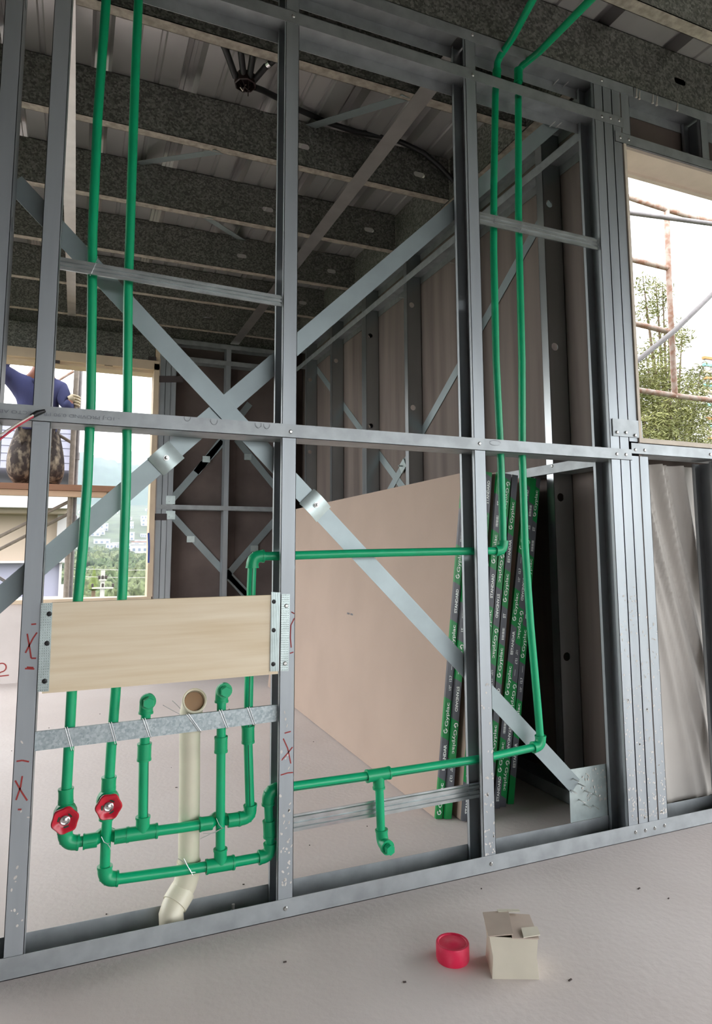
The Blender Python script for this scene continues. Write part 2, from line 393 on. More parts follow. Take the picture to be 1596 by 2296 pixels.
front_stud(-.83, .002, 2.622, True, ()); front_stud(-1.44, .002, 2.622, True, ())
# bottom track, mid blocking, two top tracks
b = MB(); b.csec((-1.87, -.001, .0005), X, Y, Z, 5.47, D+.002, .0455, 0, .0014); tr_bot = b.build('bottom_track', 'track', wf)
b = MB()
b.csec((-1.87, -.0018, 1.220), X, Y, Z, 3.612, D+.0036, .0375, .0, .0014)
tr_mid = b.build('blocking_track', 'track', wf)
def top_track(z, x0, x1):
    b = MB(); b.csec((x0, -.002, z), X, Y, -Z, x1-x0, D+.004, .0400, 0, .0014); return b.build('top_track', 'track', wf)
tr_t1 = top_track(ZT-.001, -1.87, 1.84); tr_t2 = top_track(2.490, -1.87, 1.785); tr_t3 = top_track(ZT-.001, 1.845, 3.6)
b = MB(); b.csec((1.742, -.0019, 1.243), X, Y, Z, 1.86, D+.004, .0375, 0, .0014); tr_sill = b.build('sill_track', 'track', wf)
b = MB(); b.csec((1.742, -.0023, 2.388), X, Y, Z, 1.86, D+.005, .0400, 0, .0014); tr_head = b.build('header_track', 'track', wf)
b = MB(); b.plate((1.662, -.0035, 1.300), X, Z, .132, .060, -.0015); spl = b.build('splice_plate', 'track', wf)
def scr(px, py, par, y=-.0022): inst('screw', SCREW, par, P(px, py, y=y))
for q in ((652, 968), (1075, 994.5), (1382.7, 1018), (1403, 1019.3)): scr(*q, tr_mid, -.002)
for q in ((640, 2037), (1101, 1937), (1425, 1866), (1447, 1862), (1468, 1857), (1490, 1851)): scr(*q, tr_bot, -.0012)
for q in ((1424, 1008.5), (1445, 1009.5), (1592, 1019)): scr(*q, tr_sill, -.002)
for q in ((1383.5, 969), (1403.5, 970), (1424, 976)): scr(*q, spl, -.0052)
for q in ((658, 36), (1059, 78), (1349, 180)): scr(*q, tr_t1, -.002)
for q in ((1060, 168), (1349.6, 261), (1369, 265), (1388, 270)): scr(*q, tr_t2, -.002)
for q in ((1391, 308), (1410, 313)): scr(*q, tr_head, -.0025)
# back wall of the cavity beside the window: sheathing above the header, screw tips through the top tracks
b = MB(); b.box(1.80, D+.006, 2.39, 3.6, D+.018, 2.84); b.build('sheathing_panel', 'sheathpink', wf)
for (px, py, z) in ((1222, 165, 2.60), (1226, 172, 2.595), (1247, 172, 2.60), (1252, 185, 2.59), (1262, 195, 2.585), (1240, 190, 2.59), (1232, 284, 2.455), (1246, 286, 2.455)):
    inst('screw_tip', TIP, wf, P(px, py, y=D-.001))
# scribbles and print on the mid track
b = MB(); n_ = (0, -1, 0); yy = -.0034
xa_, xb_ = P(268, 945, y=yy)[0], P(-2, 921, y=yy)[0]
put_text(b, '- 1D-J PROVIND 0.90 PROYECTO AB', (xa_, yy, 1.2445), (-1, 0, 0), (0, 0, -1), .0105, 0, 0, xa_-xb_)
b.build('track_print', 'greyink', tr_mid)
b = MB()
for (px, py, r_) in ((480, 943, .009), (598, 953, .0085), (579, 951, .0085), (420, 936, .008)):
    c = P(px, py, y=yy); stroke(b, [c+np.array([r_*math.cos(t), 0, r_*1.2*math.sin(t)]) for t in np.linspace(2.8, 6.6, 9)], .0009, n_)
c = P(1110, 993, y=yy); stroke(b, [c+np.array([.02*math.cos(t), 0, .008*math.sin(t)]) for t in np.linspace(0, 5.6, 12)], .0009, n_)
b.build('pencil_mark', 'pencil', tr_mid)
# red marker crosses on the studs
def marks(par, segs, wd=.0035):
    b = MB()
    for sg in segs: stroke(b, [P(px, py, y=.0004) for px, py in sg], wd, n_)
    b.build('red_mark', 'redink', par)
marks(sA, [[(61, 1421), (66, 1450), (70, 1476), (81, 1476)], [(83, 1418), (74, 1431), (57, 1464)], [(56, 1499), (77, 1500)], [(60, 1496), (75, 1497)], [(70, 1400), (81, 1399)],
           [(37, 1707), (50, 1705), (65, 1708)], [(50, 1740), (46, 1765), (36, 1794)], [(34, 1750), (48, 1775), (61, 1795)], [(40, 1815), (48, 1815)]])
marks(sB, [[(635, 1656), (645, 1678), (652, 1712)], [(656, 1675), (644, 1690), (631, 1705)], [(629, 1738), (645, 1733), (657, 1732)], [(638, 1644), (652, 1640)], [(653, 1372), (660, 1376)], [(660, 1386), (652, 1402), (651, 1430), (653, 1452)], [(650, 1465), (658, 1462)]], .003)

# drilled gusset plate at the foot of the last bay, with screw tips, and one at the head
gus = thing('gusset_plate', (1.58, D, .045), 'zinc gusset plate with screw tips at foot of the right corner post', 'plate')
b = MB(); b.plate((1.500, D+.003, .046), X, Z, .165, .163, -.0015); b.build('plate', 'plate', gus)
for (px, py) in ((1285, 1746), (1281, 1772), (1311, 1773), (1330, 1780), (1298, 1793), (1311, 1804), (1331, 1806), (1297, 1757)):
    o = inst('screw_tip', TIP, gus, P(px, py, y=D+.002), (0, 0, random.uniform(-.2, .2)))

# ------------------------------------------------------------------ diagonal brace straps on the far face of the wall
YS = D+.0035
def brace(pa, pb, y, label, tens, name='brace_strap'):
    A, B_ = P(*pa, y=y), P(*pb, y=y); t = thing(name, (A+B_)/2, label, 'brace')
    b = MB(); b.bar(A, B_, Y if False else np.cross(unit(B_-A), Y), .052, .0012); b.build('strap', 'strap', t)
    if tens:
        c = P(*tens, y=y-.004); U = unit(B_-A); V = np.cross(U, -Y); V = unit(V)
        b = MB(); prof = [(-.036, .001), (-.026, .006), (-.004, .0085), (.016, .0075), (.030, .003), (.037, .001)]
        vs = [c+U*u_-Y*h+V*s_ for s_ in (-.031, .031) for u_, h in prof]; k = len(prof)
        vs += [v-Y*-.0015 for v in vs]
        fs = [(i, i+1, k+i+1, k+i) for i in range(k-1)]+[(2*k+i, 3*k+i, 3*k+i+1, 2*k+i+1) for i in range(k-1)]
        b.add(vs, fs, 0, True); q = b.build('tensioner', 'plate', t)
        b = MB(); b.lathe([(.0075, 0), (.0075, .002), (.0055, .002), (.0055, .006), (.003, .0065), (.003, .016), (0, .016)], c-Y*.0105, -Y, 12); b.build('bolt', 'screw', t)
    return t
brace((30, 407), (1290, 1763), YS, 'grey brace strap falling from upper left to the gusset plate at lower right', (706, 1133))
brace((-60, 1395), (1245, 275), YS+.006, 'grey brace strap rising from lower left to the upper right post', (372, 1028))

# ------------------------------------------------------------------ furring channels
def furring(pa, pb, h, y, label, m='fur', rib=True, t_=.0012):
    A, B_ = np.array(pa, float), np.array(pb, float); t = thing('furring_channel', (A+B_)/2, label, 'channel')
    U = unit(B_-A); V = unit(np.cross(U, -Y)); V = V if V[2] > 0 else -V; L = np.linalg.norm(B_-A)
    if rib: pr = [(-.5, .004), (-.5, 0), (-.3, 0), (-.25, .004), (-.18, .004), (-.13, 0), (.0, 0), (.04, .004), (.12, .004), (.17, 0), (.34, 0), (.38, .005), (.5, .005)]
    else: pr = [(-.5, .006), (-.5, 0), (.5, 0), (.5, .006)]
    b = MB(); k = len(pr); vs = []
    for e in (0, L):
        for dd in (0, t_): vs += [A+U*e+V*(v*h)+Y*(g+dd) for v, g in pr]
    for i in range(k-1):
        b.add([vs[i], vs[i+1], vs[2*k+i+1], vs[2*k+i]], [(0, 1, 2, 3)]); b.add([vs[k+i], vs[k+i+1], vs[3*k+i+1], vs[3*k+i]], [(3, 2, 1, 0)])
    b.build('channel', m, t); return t
fur_lo = furring((-.068, .018, .4855), (.503, .018, .4952), .042, .018, 'mottled flat zinc strip wired to the pipes below the plywood board', 'furspot', False)
furring((-.066, .010, 1.6215), (.500, .010, 1.6075), .033, .01, 'ribbed zinc channel across the left bay above the blocking')
furring((1.154, .010, 1.9855), (1.650, .010, 1.985), .044, .01, 'bright ribbed zinc channel across the narrow right bay')
furring((.545, .072, .193), (1.150, .072, .200), .042, .07, 'ribbed zinc channel low in the middle bay behind the capped pipe')

# ------------------------------------------------------------------ plywood backing board with its brackets
pb = thing('backing_board', (.22, .01, .596), 'pale plywood backing board screwed between two studs above the valves', 'board')
b = MB(); yb0 = -.0015; crn = [(-.058, .594), (.496, .598), (.496, .800), (-.047, .797)]
b.add([(x, yb0, z) for x, z in crn]+[(x, yb0+.015, z) for x, z in crn], [(0, 1, 2, 3), (7, 6, 5, 4)], 0); b.add([(x, yb0, z) for x, z in crn]+[(x, yb0+.015, z) for x, z in crn], [(i, 4+i, 4+(i+1) % 4, (i+1) % 4) for i in range(4)], 1)
b.build('plywood', ['ply', 'plyedge'], pb)
def bracket(c4, dots, y, screws, par, sm, ridges=0, name='bracket'):
    b = MB(); k = [P(px, py, y=y) for px, py in c4]
    b.add(k+[q+Y*.0012 for q in k], [(0, 1, 2, 3), (7, 6, 5, 4)]+[(i, 4+i, 4+(i+1) % 4, (i+1) % 4) for i in range(4)])
    tl, tr, br, bl = k[3], k[2], k[1], k[0]
    for i in range(ridges):
        u = (i+.6)/(ridges+.2); a, c = bl+(br-bl)*u, tl+(tr-tl)*u
        if dots:
            for j in range(34):
                q = a+(c-a)*((j+.5)/34); b.lathe([(.0016, 0), (.001, .0012), (0, .0014)], q, -Y, 6)
        else: b.tube([a, c], .0014, 6)
    o = b.build(name, 'plate', par)
    for px, py in screws: inst('screw', sm, o, P(px, py, y=y-.0005), label='black screw head' if sm is BSCREW else None)
    return o
bracket([(83.5, 1551.5), (109.5, 1550), (118, 1351.5), (92, 1352.5)], True, -.0042, ((110.5, 1376.5), (105.5, 1442.5), (100, 1527.5)), pb, BSCREW, 5)
bracket([(605, 1505.5), (624.5, 1505), (628.5, 1328.5), (608.5, 1327.5)], False, -.0042, ((614, 1349), (613.5, 1413), (612.5, 1489)), pb, BSCREW, 5)
bracket([(628.5, 1504.5), (646.5, 1504.5), (650, 1332), (631, 1332)], True, -.0016, ((642, 1358.5), (639, 1488)), pb, SCREW, 5)

# ------------------------------------------------------------------ green water pipes
RP, RF = .0118, .0165
YP = .044
def Q(px, py, y=YP): return P(px, py, y=y)
def pipe(par, pts, r=RP, stripe=False):
    b = MB(); b.tube(pts, r, 16)
    o = b.build('pipe', 'ppr', par)
    if stripe:
        c = MB(); dv = unit(np.array(stripe, float)); c.tube([np.asarray(p)+dv*(r-.0004) for p in pts], .0011, 6); c.build('pipe_stripe', 'pprline', o)
    return o
def elbow(par, corner, da, db, leg=.030, r=RF):
    c = np.asarray(corner, float); da, db = unit(da), unit(db); k = .024
    arc = [c+da*k*(1-t)**2+db*k*t**2 for t in np.linspace(0, 1, 9)]
    b = MB(); b.tube([c+da*leg]+arc+[c+db*leg], r, 18)
    for d in (da, db): b.tube([c+d*(leg-.004), c+d*(leg+.001)], r*1.07, 18)
    return b.build('elbow', 'pprfit', par)
def tee(par, c, dm, db, half=.033, leg=.036):
    c = np.asarray(c, float); dm, db = unit(dm), unit(db); b = MB()
    b.tube([c-dm*half, c+dm*half], RF, 18); b.tube([c, c+db*leg], RF*.98, 18)
    for q, d in ((c-dm*half, dm), (c+dm*half, dm), (c+db*leg, db)): b.tube([q-d*.003, q+d*.002], RF*1.07, 18)
    return b.build('tee', 'pprfit', par)
def coupling(par, a, c, r=RF): 
    a, c = np.asarray(a, float), np.asarray(c, float); U = unit(c-a); b = MB(); b.tube([a, c], r, 18); b.tube([a-U*.001, a+U*.004], r*1.05, 18); b.tube([c-U*.004, c+U*.001], r*1.05, 18)
    return b.build('coupling', 'pprfit', par)
def plug_elbow(par, px, py, below, up=True):
    c = np.asarray(Q(px, py, YP)); b = MB(); d = unit(np.asarray(below)-c)
    k = .02; arc = [c+d*k*(1-t)**2-Y*k*t**2 for t in np.linspace(0, 1, 8)]
    b.tube([c+d*.034]+arc+[c-Y*.032], RF, 18); b.tube([c-Y*.026, c-Y*.036], RF*1.16, 20); b.tube([c+d*.030, c+d*.035], RF*1.08, 18)
    b.build('elbow', 'pprfit', par)
    h = MB(); h.lathe([(.0135, 0), (.0135, .006)], c-Y*.036, -Y, 16); h.lathe([(.0135, .006), (.0135, .017), (.0125, .019)], c-Y*.036, -Y, 6, sm=False); h.build('hex_plug', 'ppr', par)
def bridge(par, a, c, back=.034):
    """crossover fitting that steps back behind another pipe"""
    a, c = np.asarray(a, float), np.asarray(c, float); U = unit(c-a); L = np.linalg.norm(c-a); b = MB()
    b.tube([a, a+U*L*.30], RF, 16); b.tube([c-U*L*.30, c], RF, 16)
    pts = [a+U*L*.2]+[a+U*L*(.28+.44*t)+Y*back*math.sin(math.pi*t)**.8 for t in np.linspace(.02, .98, 9)]+[c-U*L*.2]
    b.tube(pts, RP*1.12, 14)
    for q in (a, c): b.tube([q-U*.002, q+U*.002], RF*1.07, 16)
    for q in (a+U*.016, c-U*.016): b.bar(q-U*.009-Y*RF, q+U*.009-Y*RF, Z, .0022, .002)
    return b.build('bridge_bend', 'pprfit', par)
def valve(par, px, py, axis_a, axis_b, ang):
    c = np.asarray(Q(px, py, YP)); ax = unit(np.asarray(axis_a)-np.asarray(axis_b)); b = MB()
    b.tube([c-ax*.045, c+ax*.030], RF*1.02, 18); b.lathe([(.024, -.012), (.026, 0), (.024, .016), (.014, .022), (.012, .030)], c, -Y, 20)
    b.build('valve_body', 'pprfit', par)
    w_ = c-Y*.046; h = MB()
    sc_ = lambda t: 1+.05*math.cos(6*(t+ang))
    h.lathe([(.0, -.006), (.016, -.005), (.0262, -.003), (.0285, .001), (.0285, .0055), (.0262, .0085), (.0225, .0078), (.0160, .0035), (.0105, .0015), (0, .0015)], w_, -Y, 48, scal=sc_)
    for k in range(3):
        t = ang+.5+k*2*math.pi/3; d = np.array([math.cos(t), 0, math.sin(t)]); e_ = np.cross(d, Y)
        h.add([w_+d*.0125+e_*u_-Y*.0041 for u_ in (-.006, .006)]+[w_+d*.0158+e_*u_-Y*.0048 for u_ in (.0045, -.0045)], [(0, 1, 2, 3)], 1)
    wh = h.build('handwheel', ['red', 'pprline'], par)
    s_ = MB(); s_.lathe([(.0035, -.02), (.0035, -.004), (.0104, .001), (.0108, .0045), (.0092, .0056), (.0084, .0048), (.0048, .0048), (.0048, .0075), (.0025, .0083), (0, .0083)], w_, -Y, 22)
    s_.build('hub_nut', 'chrome', wh)
w1 = thing('water_pipe', Q(300, 1870), 'green water pipe run with the lower-left red valve and a long crosspiece at mid height', 'pipe')
w2 = thing('water_pipe', Q(500, 1940), 'green water pipe run with the higher red valve and the lowest horizontal crosspiece', 'pipe')
NX = np.array([0, -1, 0])
# run 1
top1 = np.array([Q(238, 0)[0]-.0005, YP+.002, 2.80])
pipe(w1, [top1, Q(238, 0), Q(219, 263), Q(207.5, 520), Q(206, 700), Q(203.6, 900), Q(196, 1075), Q(186, 1225), Q(174.5, 1346), Q(161, 1550), Q(153.5, 1690), Q(150.5, 1745), Q(148, 1780)])
coupling(w1, Q(147.8, 1768), Q(147.5, 1800)); valve(w1, 146.5, 1822, Q(148, 1770), Q(145.4, 1862), .25)
pipe(w1, [Q(146.5, 1822), Q(145, 1890)]); c1 = Q(145, 1890)
elbow(w1, c1, Q(146, 1860)-c1, Q(178, 1888.5)-c1)
pipe(w1, [c1+unit(Q(178, 1888)-c1)*.02, Q(200, 1884)]); bridge(w1, Q(188, 1887), Q(284.5, 1872))
pipe(w1, [Q(280, 1872.6), Q(320, 1867), Q(400, 1856.5), Q(460, 1847.5)])
c2 = Q(319.5, 1867); tee(w1, c2, Q(400, 1856.5)-Q(280, 1872.6), Q(320.5, 1830)-c2)
bridge(w1, Q(449, 1848.5), Q(536, 1836.5)); c3 = Q(562, 1832)
pipe(w1, [Q(530, 1837), c3]); elbow(w1, c3, Q(535, 1836)-c3, Q(560.5, 1800)-c3)
pipe(w1, [c3, Q(560, 1800), Q(556, 1663)], stripe=(-.2, -1, 0)); coupling(w1, Q(556, 1665), Q(555.8, 1628))
c4 = Q(566, 1247.5); pipe(w1, [Q(556, 1640), Q(557.5, 1551), Q(563.5, 1310), c4], stripe=(-.1, -1, 0))
elbow(w1, c4, Q(565, 1290)-c4, Q(600, 1247)-c4)
c5 = Q(1127.5, 1234.5); pipe(w1, [c4, Q(631, 1246.5), Q(800, 1241), Q(1000, 1236.6), c5]); elbow(w1, c5, Q(1100, 1235)-c5, Q(1127, 1200)-c5)
c6 = np.asarray(P(1115.5, 140, y=.045)); c6b = P(1196, -4, y=-.31)
pipe(w1, [c5, Q(1126.8, 1175), Q(1122, 1017), Q(1112, 811), Q(1106.5, 560), Q(1107, 411), Q(1110.5, 209), Q(1113.5, 160)])
pipe(w1, [Q(1110.5, 209), Q(1113.5, 160), P(1115, 141, y=.040), P(1121, 126, y=.028), P(1149, 85, y=-.055), P(1196, -4, y=-.23), P(1260, -130, y=-.44)])
coupling(w1, Q(1112, 188), Q(1114, 158), RP*1.25)
# riser of run 1
pipe(w1, [Q(320.5, 1832), Q(322.3, 1700)], stripe=(.9, -.6, 0)); coupling(w1, Q(323, 1704), Q(324, 1667)); pipe(w1, [Q(324, 1672), Q(327.6, 1585)])
plug_elbow(w1, 328.5, 1567, Q(326.5, 1610))
# run 2
top2 = np.array([Q(310.5, 0)[0], YP+.002, 2.80])
pipe(w2, [top2, Q(310.5, 0), Q(302.6, 184), Q(290, 570), Q(287, 650), Q(285.7, 876), Q(283, 1075), Q(280, 1176), Q(274.4, 1326), Q(259.4, 1550), Q(249.4, 1676), Q(245, 1750)])
coupling(w2, Q(244.5, 1742), Q(242.5, 1778)); valve(w2, 241.5, 1793, Q(244.5, 1745), Q(238, 1830), .55)
c7 = Q(234, 1972.5); pipe(w2, [Q(241.5, 1793), Q(240, 1840), Q(236.8, 1891), c7]); elbow(w2, c7, Q(236, 1920)-c7, Q(270, 1969)-c7)
c8 = Q(494, 1938.5); pipe(w2, [c7, Q(270, 1970), Q(400, 1952.5), Q(470, 1941.5), c8, Q(560, 1926.5), Q(606, 1918)])
tee(w2, c8, Q(540, 1930)-Q(440, 1946.5), Q(494, 1890)-c8)
c9 = Q(606, 1918); elbow(w2, c9, Q(570, 1924.5)-c9, Q(605, 1870)-c9)
c10 = Q(601, 1773); pipe(w2, [c9, Q(604, 1850), Q(601.5, 1800), c10]); coupling(w2, Q(604.6, 1876), Q(603, 1840), RF*.98); elbow(w2, c10, Q(601.5, 1810)-c10, Q(640, 1766)-c10, leg=.034)
c11 = Q(848, 1736.5); c12 = Q(1212.5, 1672)
pipe(w2, [c10, Q(659, 1763), c11, Q(1079, 1701.5), c12], stripe=(0, -.85, -.5))
tee(w2, c11, Q(1000, 1712)-Q(700, 1758), Q(849.5, 1775)-c11); elbow(w2, c12, Q(1160, 1683)-c12, Q(1211, 1640)-c12)
pipe(w2, [c12, Q(1204.5, 1575), Q(1189, 1400), Q(1177, 1226), Q(1170.7, 1025), Q(1170, 811), Q(1164, 560), Q(1162.3, 480), Q(1161.8, 224), Q(1161.8, 185)])
pipe(w2, [Q(1161.8, 224), Q(1161.8, 170), P(1163, 158, y=.042), P(1172, 146, y=.028), P(1209, 116, y=-.06), P(1321, 2, y=-.36), P(1400, -78, y=-.6)])
coupling(w2, Q(1161.8, 184), Q(1162, 156), RP*1.25)
pipe(w2, [c11, Q(851, 1782), Q(854, 1870)]); plug_elbow(w2, 857, 1889, Q(854.5, 1850))
pipe(w2, [Q(493.8, 1905), Q(494.2, 1800), Q(495.2, 1684)]); coupling(w2, Q(495.3, 1686), Q(495.5, 1652)); pipe(w2, [Q(495.5, 1660), Q(496.5, 1560)])
plug_elbow(w2, 497.5, 1543, Q(496.2, 1590))

# cream drain pipe
YD = .0845
dr = thing('drain_pipe', Q(424, 2040), 'cream plastic drain pipe with an open mouth standing between the green pipes', 'pipe')
b = MB(); pa, pm = Q(425.5, 1620, YD), Q(423, 1930, YD)
b.tube([pa, Q(425, 1750, YD), pm], .0262, 22); b.build('pipe', 'pvc', dr)
c = Q(429, 1585, YD); ax = unit(np.array([.02, -.93, .40])); m0 = c+np.array([0, .004, -.004])
b = MB(); arc = [np.asarray(pa)*(1-t)**2+2*t*(1-t)*(c+np.array([0, 0, .0]))+t*t*(c+ax*.036+Z*.006) for t in np.linspace(0, 1, 8)]
b.tube(arc, .0285, 22, cap=False); e = arc[-1]
b.lathe([(.0285, -.01), (.0305, 0), (.0308, .010), (.0285, .0115), (.0255, .010), (.0245, -.004), (.0240, -.03), (.0, -.032)], e, ax, 26); b.build('mouth', 'pvc', dr)
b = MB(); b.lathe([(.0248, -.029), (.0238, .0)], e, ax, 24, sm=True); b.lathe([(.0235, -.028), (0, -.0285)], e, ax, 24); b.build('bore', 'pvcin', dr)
k0, k1, k2, k3 = pm, Q(420, 1975, YD), Q(386, 2036, .06), np.array([P(382, 2050, y=YD)[0], .052, .004])
b = MB(); b.tube([k0, Q(422.5, 1945, YD), Q(420.5, 1962, YD), Q(414, 1984, YD), Q(400, 2010, YD)], .0295, 22); b.build('bend', 'pvc', dr)
b = MB(); b.tube([Q(410, 1996, YD), Q(391, 2028, .068)], .0325, 22); b.build('collar', 'pvc', dr)
b = MB(); b.tube([Q(396, 2020, .072), Q(388, 2034, .064), Q(383.5, 2046, .056), k3], .0295, 22); b.build('bend', 'pvc', dr)

# tie wires
def tie(pts, label, y0=.010, r=.0008):
    b = MB()
    for sg in pts: b.tube([P(px, py, y=yy_) for px, py, yy_ in sg], r, 6)
    b.build('tie_wire', 'tie', None, label=label, cat='wire', group='tie wires on the pipework')
for (x0_, y0_, x1_, y1_, lb) in ((146, 1633, 160, 1682, 'wire tie round the zinc strip at the leftmost pipe'), (245, 1622, 258, 1668, 'wire tie round the zinc strip at the pipe with the higher valve'),
        (320, 1613, 334, 1652, 'wire tie round the zinc strip at the left capped riser'), (418, 1604, 446, 1640, 'wire tie round the zinc strip at the cream drain'),
        (492, 1594, 507, 1631, 'wire tie round the zinc strip at the right capped riser'), (554, 1588, 568, 1625, 'wire tie round the zinc strip nearest the middle stud')):
    tie([[(x0_-3, y0_-1, .05), (x0_, y0_-2, .016), (x1_, y1_, .0165), (x1_+1, y1_+2, .05)], [(x0_+3, y0_-3, .05), (x0_+5, y0_-3, .016), (x1_+4, y1_-1, .0165), (x1_+4, y1_+2, .05)]], lb)
tie([[(227, 1876, .034), (233, 1888, .032), (241, 1892, .032), (246, 1890, .034)], [(241, 1892, .032), (246, 1900, .031), (248, 1905, .03)]], 'twisted wire tie below the higher red valve')
tie([[(485, 1835, .034), (491, 1849, .032), (498, 1857, .032), (503, 1856, .034)], [(498, 1857, .032), (486, 1863, .02), (449, 1881, .0)], [(498, 1857, .032), (480, 1868, .03), (456, 1869, .02)]], 'twisted wire tie with loose ends on the right capped riser')
tie([[(399, 1925, .04), (415, 1935, .032), (427, 1952, .03), (432, 1963, .028)], [(412, 1925, .036), (422, 1945, .03), (428, 1956, .028), (448, 1955, .04)]], 'twisted wire tie on the lowest crosspiece at the drain')
tie([[(205, 612, .008), (218, 582, .007), (219, 574, .03)], [(205, 612, .008), (202, 618, .03)]], 'wire tie round the ribbed channel on the leftmost pipe')
tie([[(1107, 500, .008), (1112, 480, .007), (1114, 474, .03)]], 'wire tie on the bright channel at the left upright pipe of the right bay')
tie([[(1165, 522, .008), (1172, 498, .007), (1173, 492, .03)]], 'wire tie on the bright channel at the right upright pipe of the right bay')
tie([[(365, 1581, .02), (385, 1592, .018), (404, 1602, .016)], [(386, 1571, .02), (396, 1580, .018), (404, 1589, .03)]], 'loose wire ends beside the open mouth of the drain')

# ------------------------------------------------------------------ right wall of the room
wr = thing('wall_right', (1.73, 1.8, 0), kind='structure')
HZ = (.516, 1.116, 1.714, 2.313)
SY = [.337, .94, 1.543, 2.127, 2.752, 3.342]
for i, ys in enumerate(SY):
    b = MB(); hs = [(h, .030, .016, .016) for h in HZ]
    b.csec((XR, ys, .002), Z, X, Y, 2.62, D, FL, .012, .0014, hs); b.build('stud', 'studshade', wr)
b = MB(); b.csec((XR, 2.127+FL, .002), Z, X, Y, 2.62, D, .03, .0, .0014, [(h, .030, .016, .016) for h in HZ]); b.build('stud', 'studshade', wr)
for z, d in ((ZT-.001, -1), (2.489, -1)):
    b = MB(); b.csec((XR-.0015, .095, z), Y, X, -Z, YB-.1, D+.003, .040, 0, .0014); b.build('top_track', 'track', wr)
b = MB(); b.csec((XR-.0015, .095, .001), Y, X, Z, YB-.1, D+.003, .0455, 0, .0014); b.build('bottom_track', 'track', wr)
b = MB(); b.csec((XR-.0018, .095, 1.209), Y, X, Z, YB-.1, D+.003, .0375, 0, .0014); trr = b.build('blocking_track', 'track', wr)
ob = inst('screw', SCREW, trr, P(1238, 1045, x=XR-.002), (0, 0, -math.pi/2))
ys_ = [.0, .945, 2.13, 3.35, 3.80]
for i in range(4):
    b = MB(); b.box(XR+D+.003, ys_[i]+.0015, 0, XR+D+.015, ys_[i+1]-.0015, 2.84); b.build('sheathing_panel', 'sheath', wr)
for (a, c) in (((700, 814), (930, 1130)), ((850, 1140), (1235, 455))):
    xo_ = XR+D-.001+(.0016 if a[0] < 800 else 0); A, B_ = P(*a, x=xo_), P(*c, x=xo_); b = MB(); b.bar(A, B_, np.cross(unit(B_-A), X), .052, .0012); b.build('brace_strap', 'strap', wr)
b = MB(); q = P(903, 1045, x=XR+.08); b.bar(q-Y*.03+Z*.02, q+Y*.03-Z*.02, Z, .06, .006); b.tube([q, q-X*.03], .004, 8); b.build('tensioner', 'plate', wr)
for (px, py) in ((1036, 562), (1246, 575), (905, 668), (1020, 590), (876, 660), (830, 742), (1187, 228)):
    o = inst('screw_tip', TIP, wr, P(px, py, x=XR+D-.004), (0, 0, -math.pi/2+random.uniform(-.3, .3)))

# ------------------------------------------------------------------ rear wall with its window opening
wb = thing('wall_back', (.5, YB+.045, 0), kind='structure')
def rear_stud(x, z0, z1, hs=()):
    b = MB(); b.csec((x, YB, z0), Z, Y, X, z1-z0, D, FL, .012, .0014, hs); b.build('stud', 'stud', wb)
for x in (.560, .603, .645): rear_stud(x, .002, 2.62)
rear_stud(1.085, .002, 2.62); rear_stud(1.600, .002, 2.62); rear_stud(1.640, .002, 2.62)
for z in (ZT-.001, 2.489):
    b = MB(); b.csec((.555, YB-.0015, z), X, Y, -Z, 1.13, D+.003, .040, 0, .0014); b.build('top_track', 'track', wb)
b = MB(); b.csec((.555, YB-.0015, .001), X, Y, Z, 1.13, D+.003, .0455, 0, .0014); b.build('bottom_track', 'track', wb)
b = MB(); b.csec((.555, YB-.0018, 1.245), X, Y, Z, 1.13, D+.003, .0375, 0, .0014); b.build('blocking_track', 'track', wb)
b = MB(); b.box(.56, YB+D+.004, 0, 1.20, YB+D+.016, 2.84); b.build('sheathing_panel', 'sheathpink', wb)
b = MB(); b.box(1.2004, YB+D+.004, 0, 1.80, YB+D+.016, 2.84); b.build('sheathing_panel', 'sheathpink', wb)
ys2 = YB+D-.004
def bk(px, py): return P(px, py, y=ys2)
for (a, c) in (((385, 1120), (500, 990)), ((385, 1155), (560, 1345)), ((530, 985), (640, 1120)), ((500, 1300), (640, 1140)), ((505, 1280), (620, 1400)), ((440, 1060), (560, 905))):
    A, B_ = bk(*a), bk(*c); b = MB(); b.bar(A, B_, np.cross(unit(B_-A), Y), .055, .0012); b.build('brace_strap', 'strap', wb)
for (px, py) in ((383, 1121), (383, 1155)):
    q = P(px, py, y=YB-.004); b = MB(); b.plate(q-X*.033-Z*.033, X, Z, .066, .066, -.0015, ((.02, .02, .004, .004), )); pl = b.build('gusset', 'plate', wb)
for (px, py) in ((462, 1030), (555, 1025), (427, 1209), (570, 1230)):
    q = bk(px, py); b = MB(); b.bar(q-X*.03-Y*.006, q+X*.03-Y*.006, Z, .05, .01); b.build('tensioner', 'plate', wb)
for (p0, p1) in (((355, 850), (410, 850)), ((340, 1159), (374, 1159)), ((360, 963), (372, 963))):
    A, B_ = P(*p0, y=YB-.004), P(*p1, y=YB-.004); b = MB(); b.bar(A, B_, Z, .052, .003); b.build('flashing_tape', 'darktape', wb)
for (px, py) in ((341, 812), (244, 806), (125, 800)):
    q = P(px, py, y=YB-.004); b = MB(); b.bar(q-Z*.05, q+Z*.045, X, .06, .003); b.build('flashing_tape', 'darktape', wb)
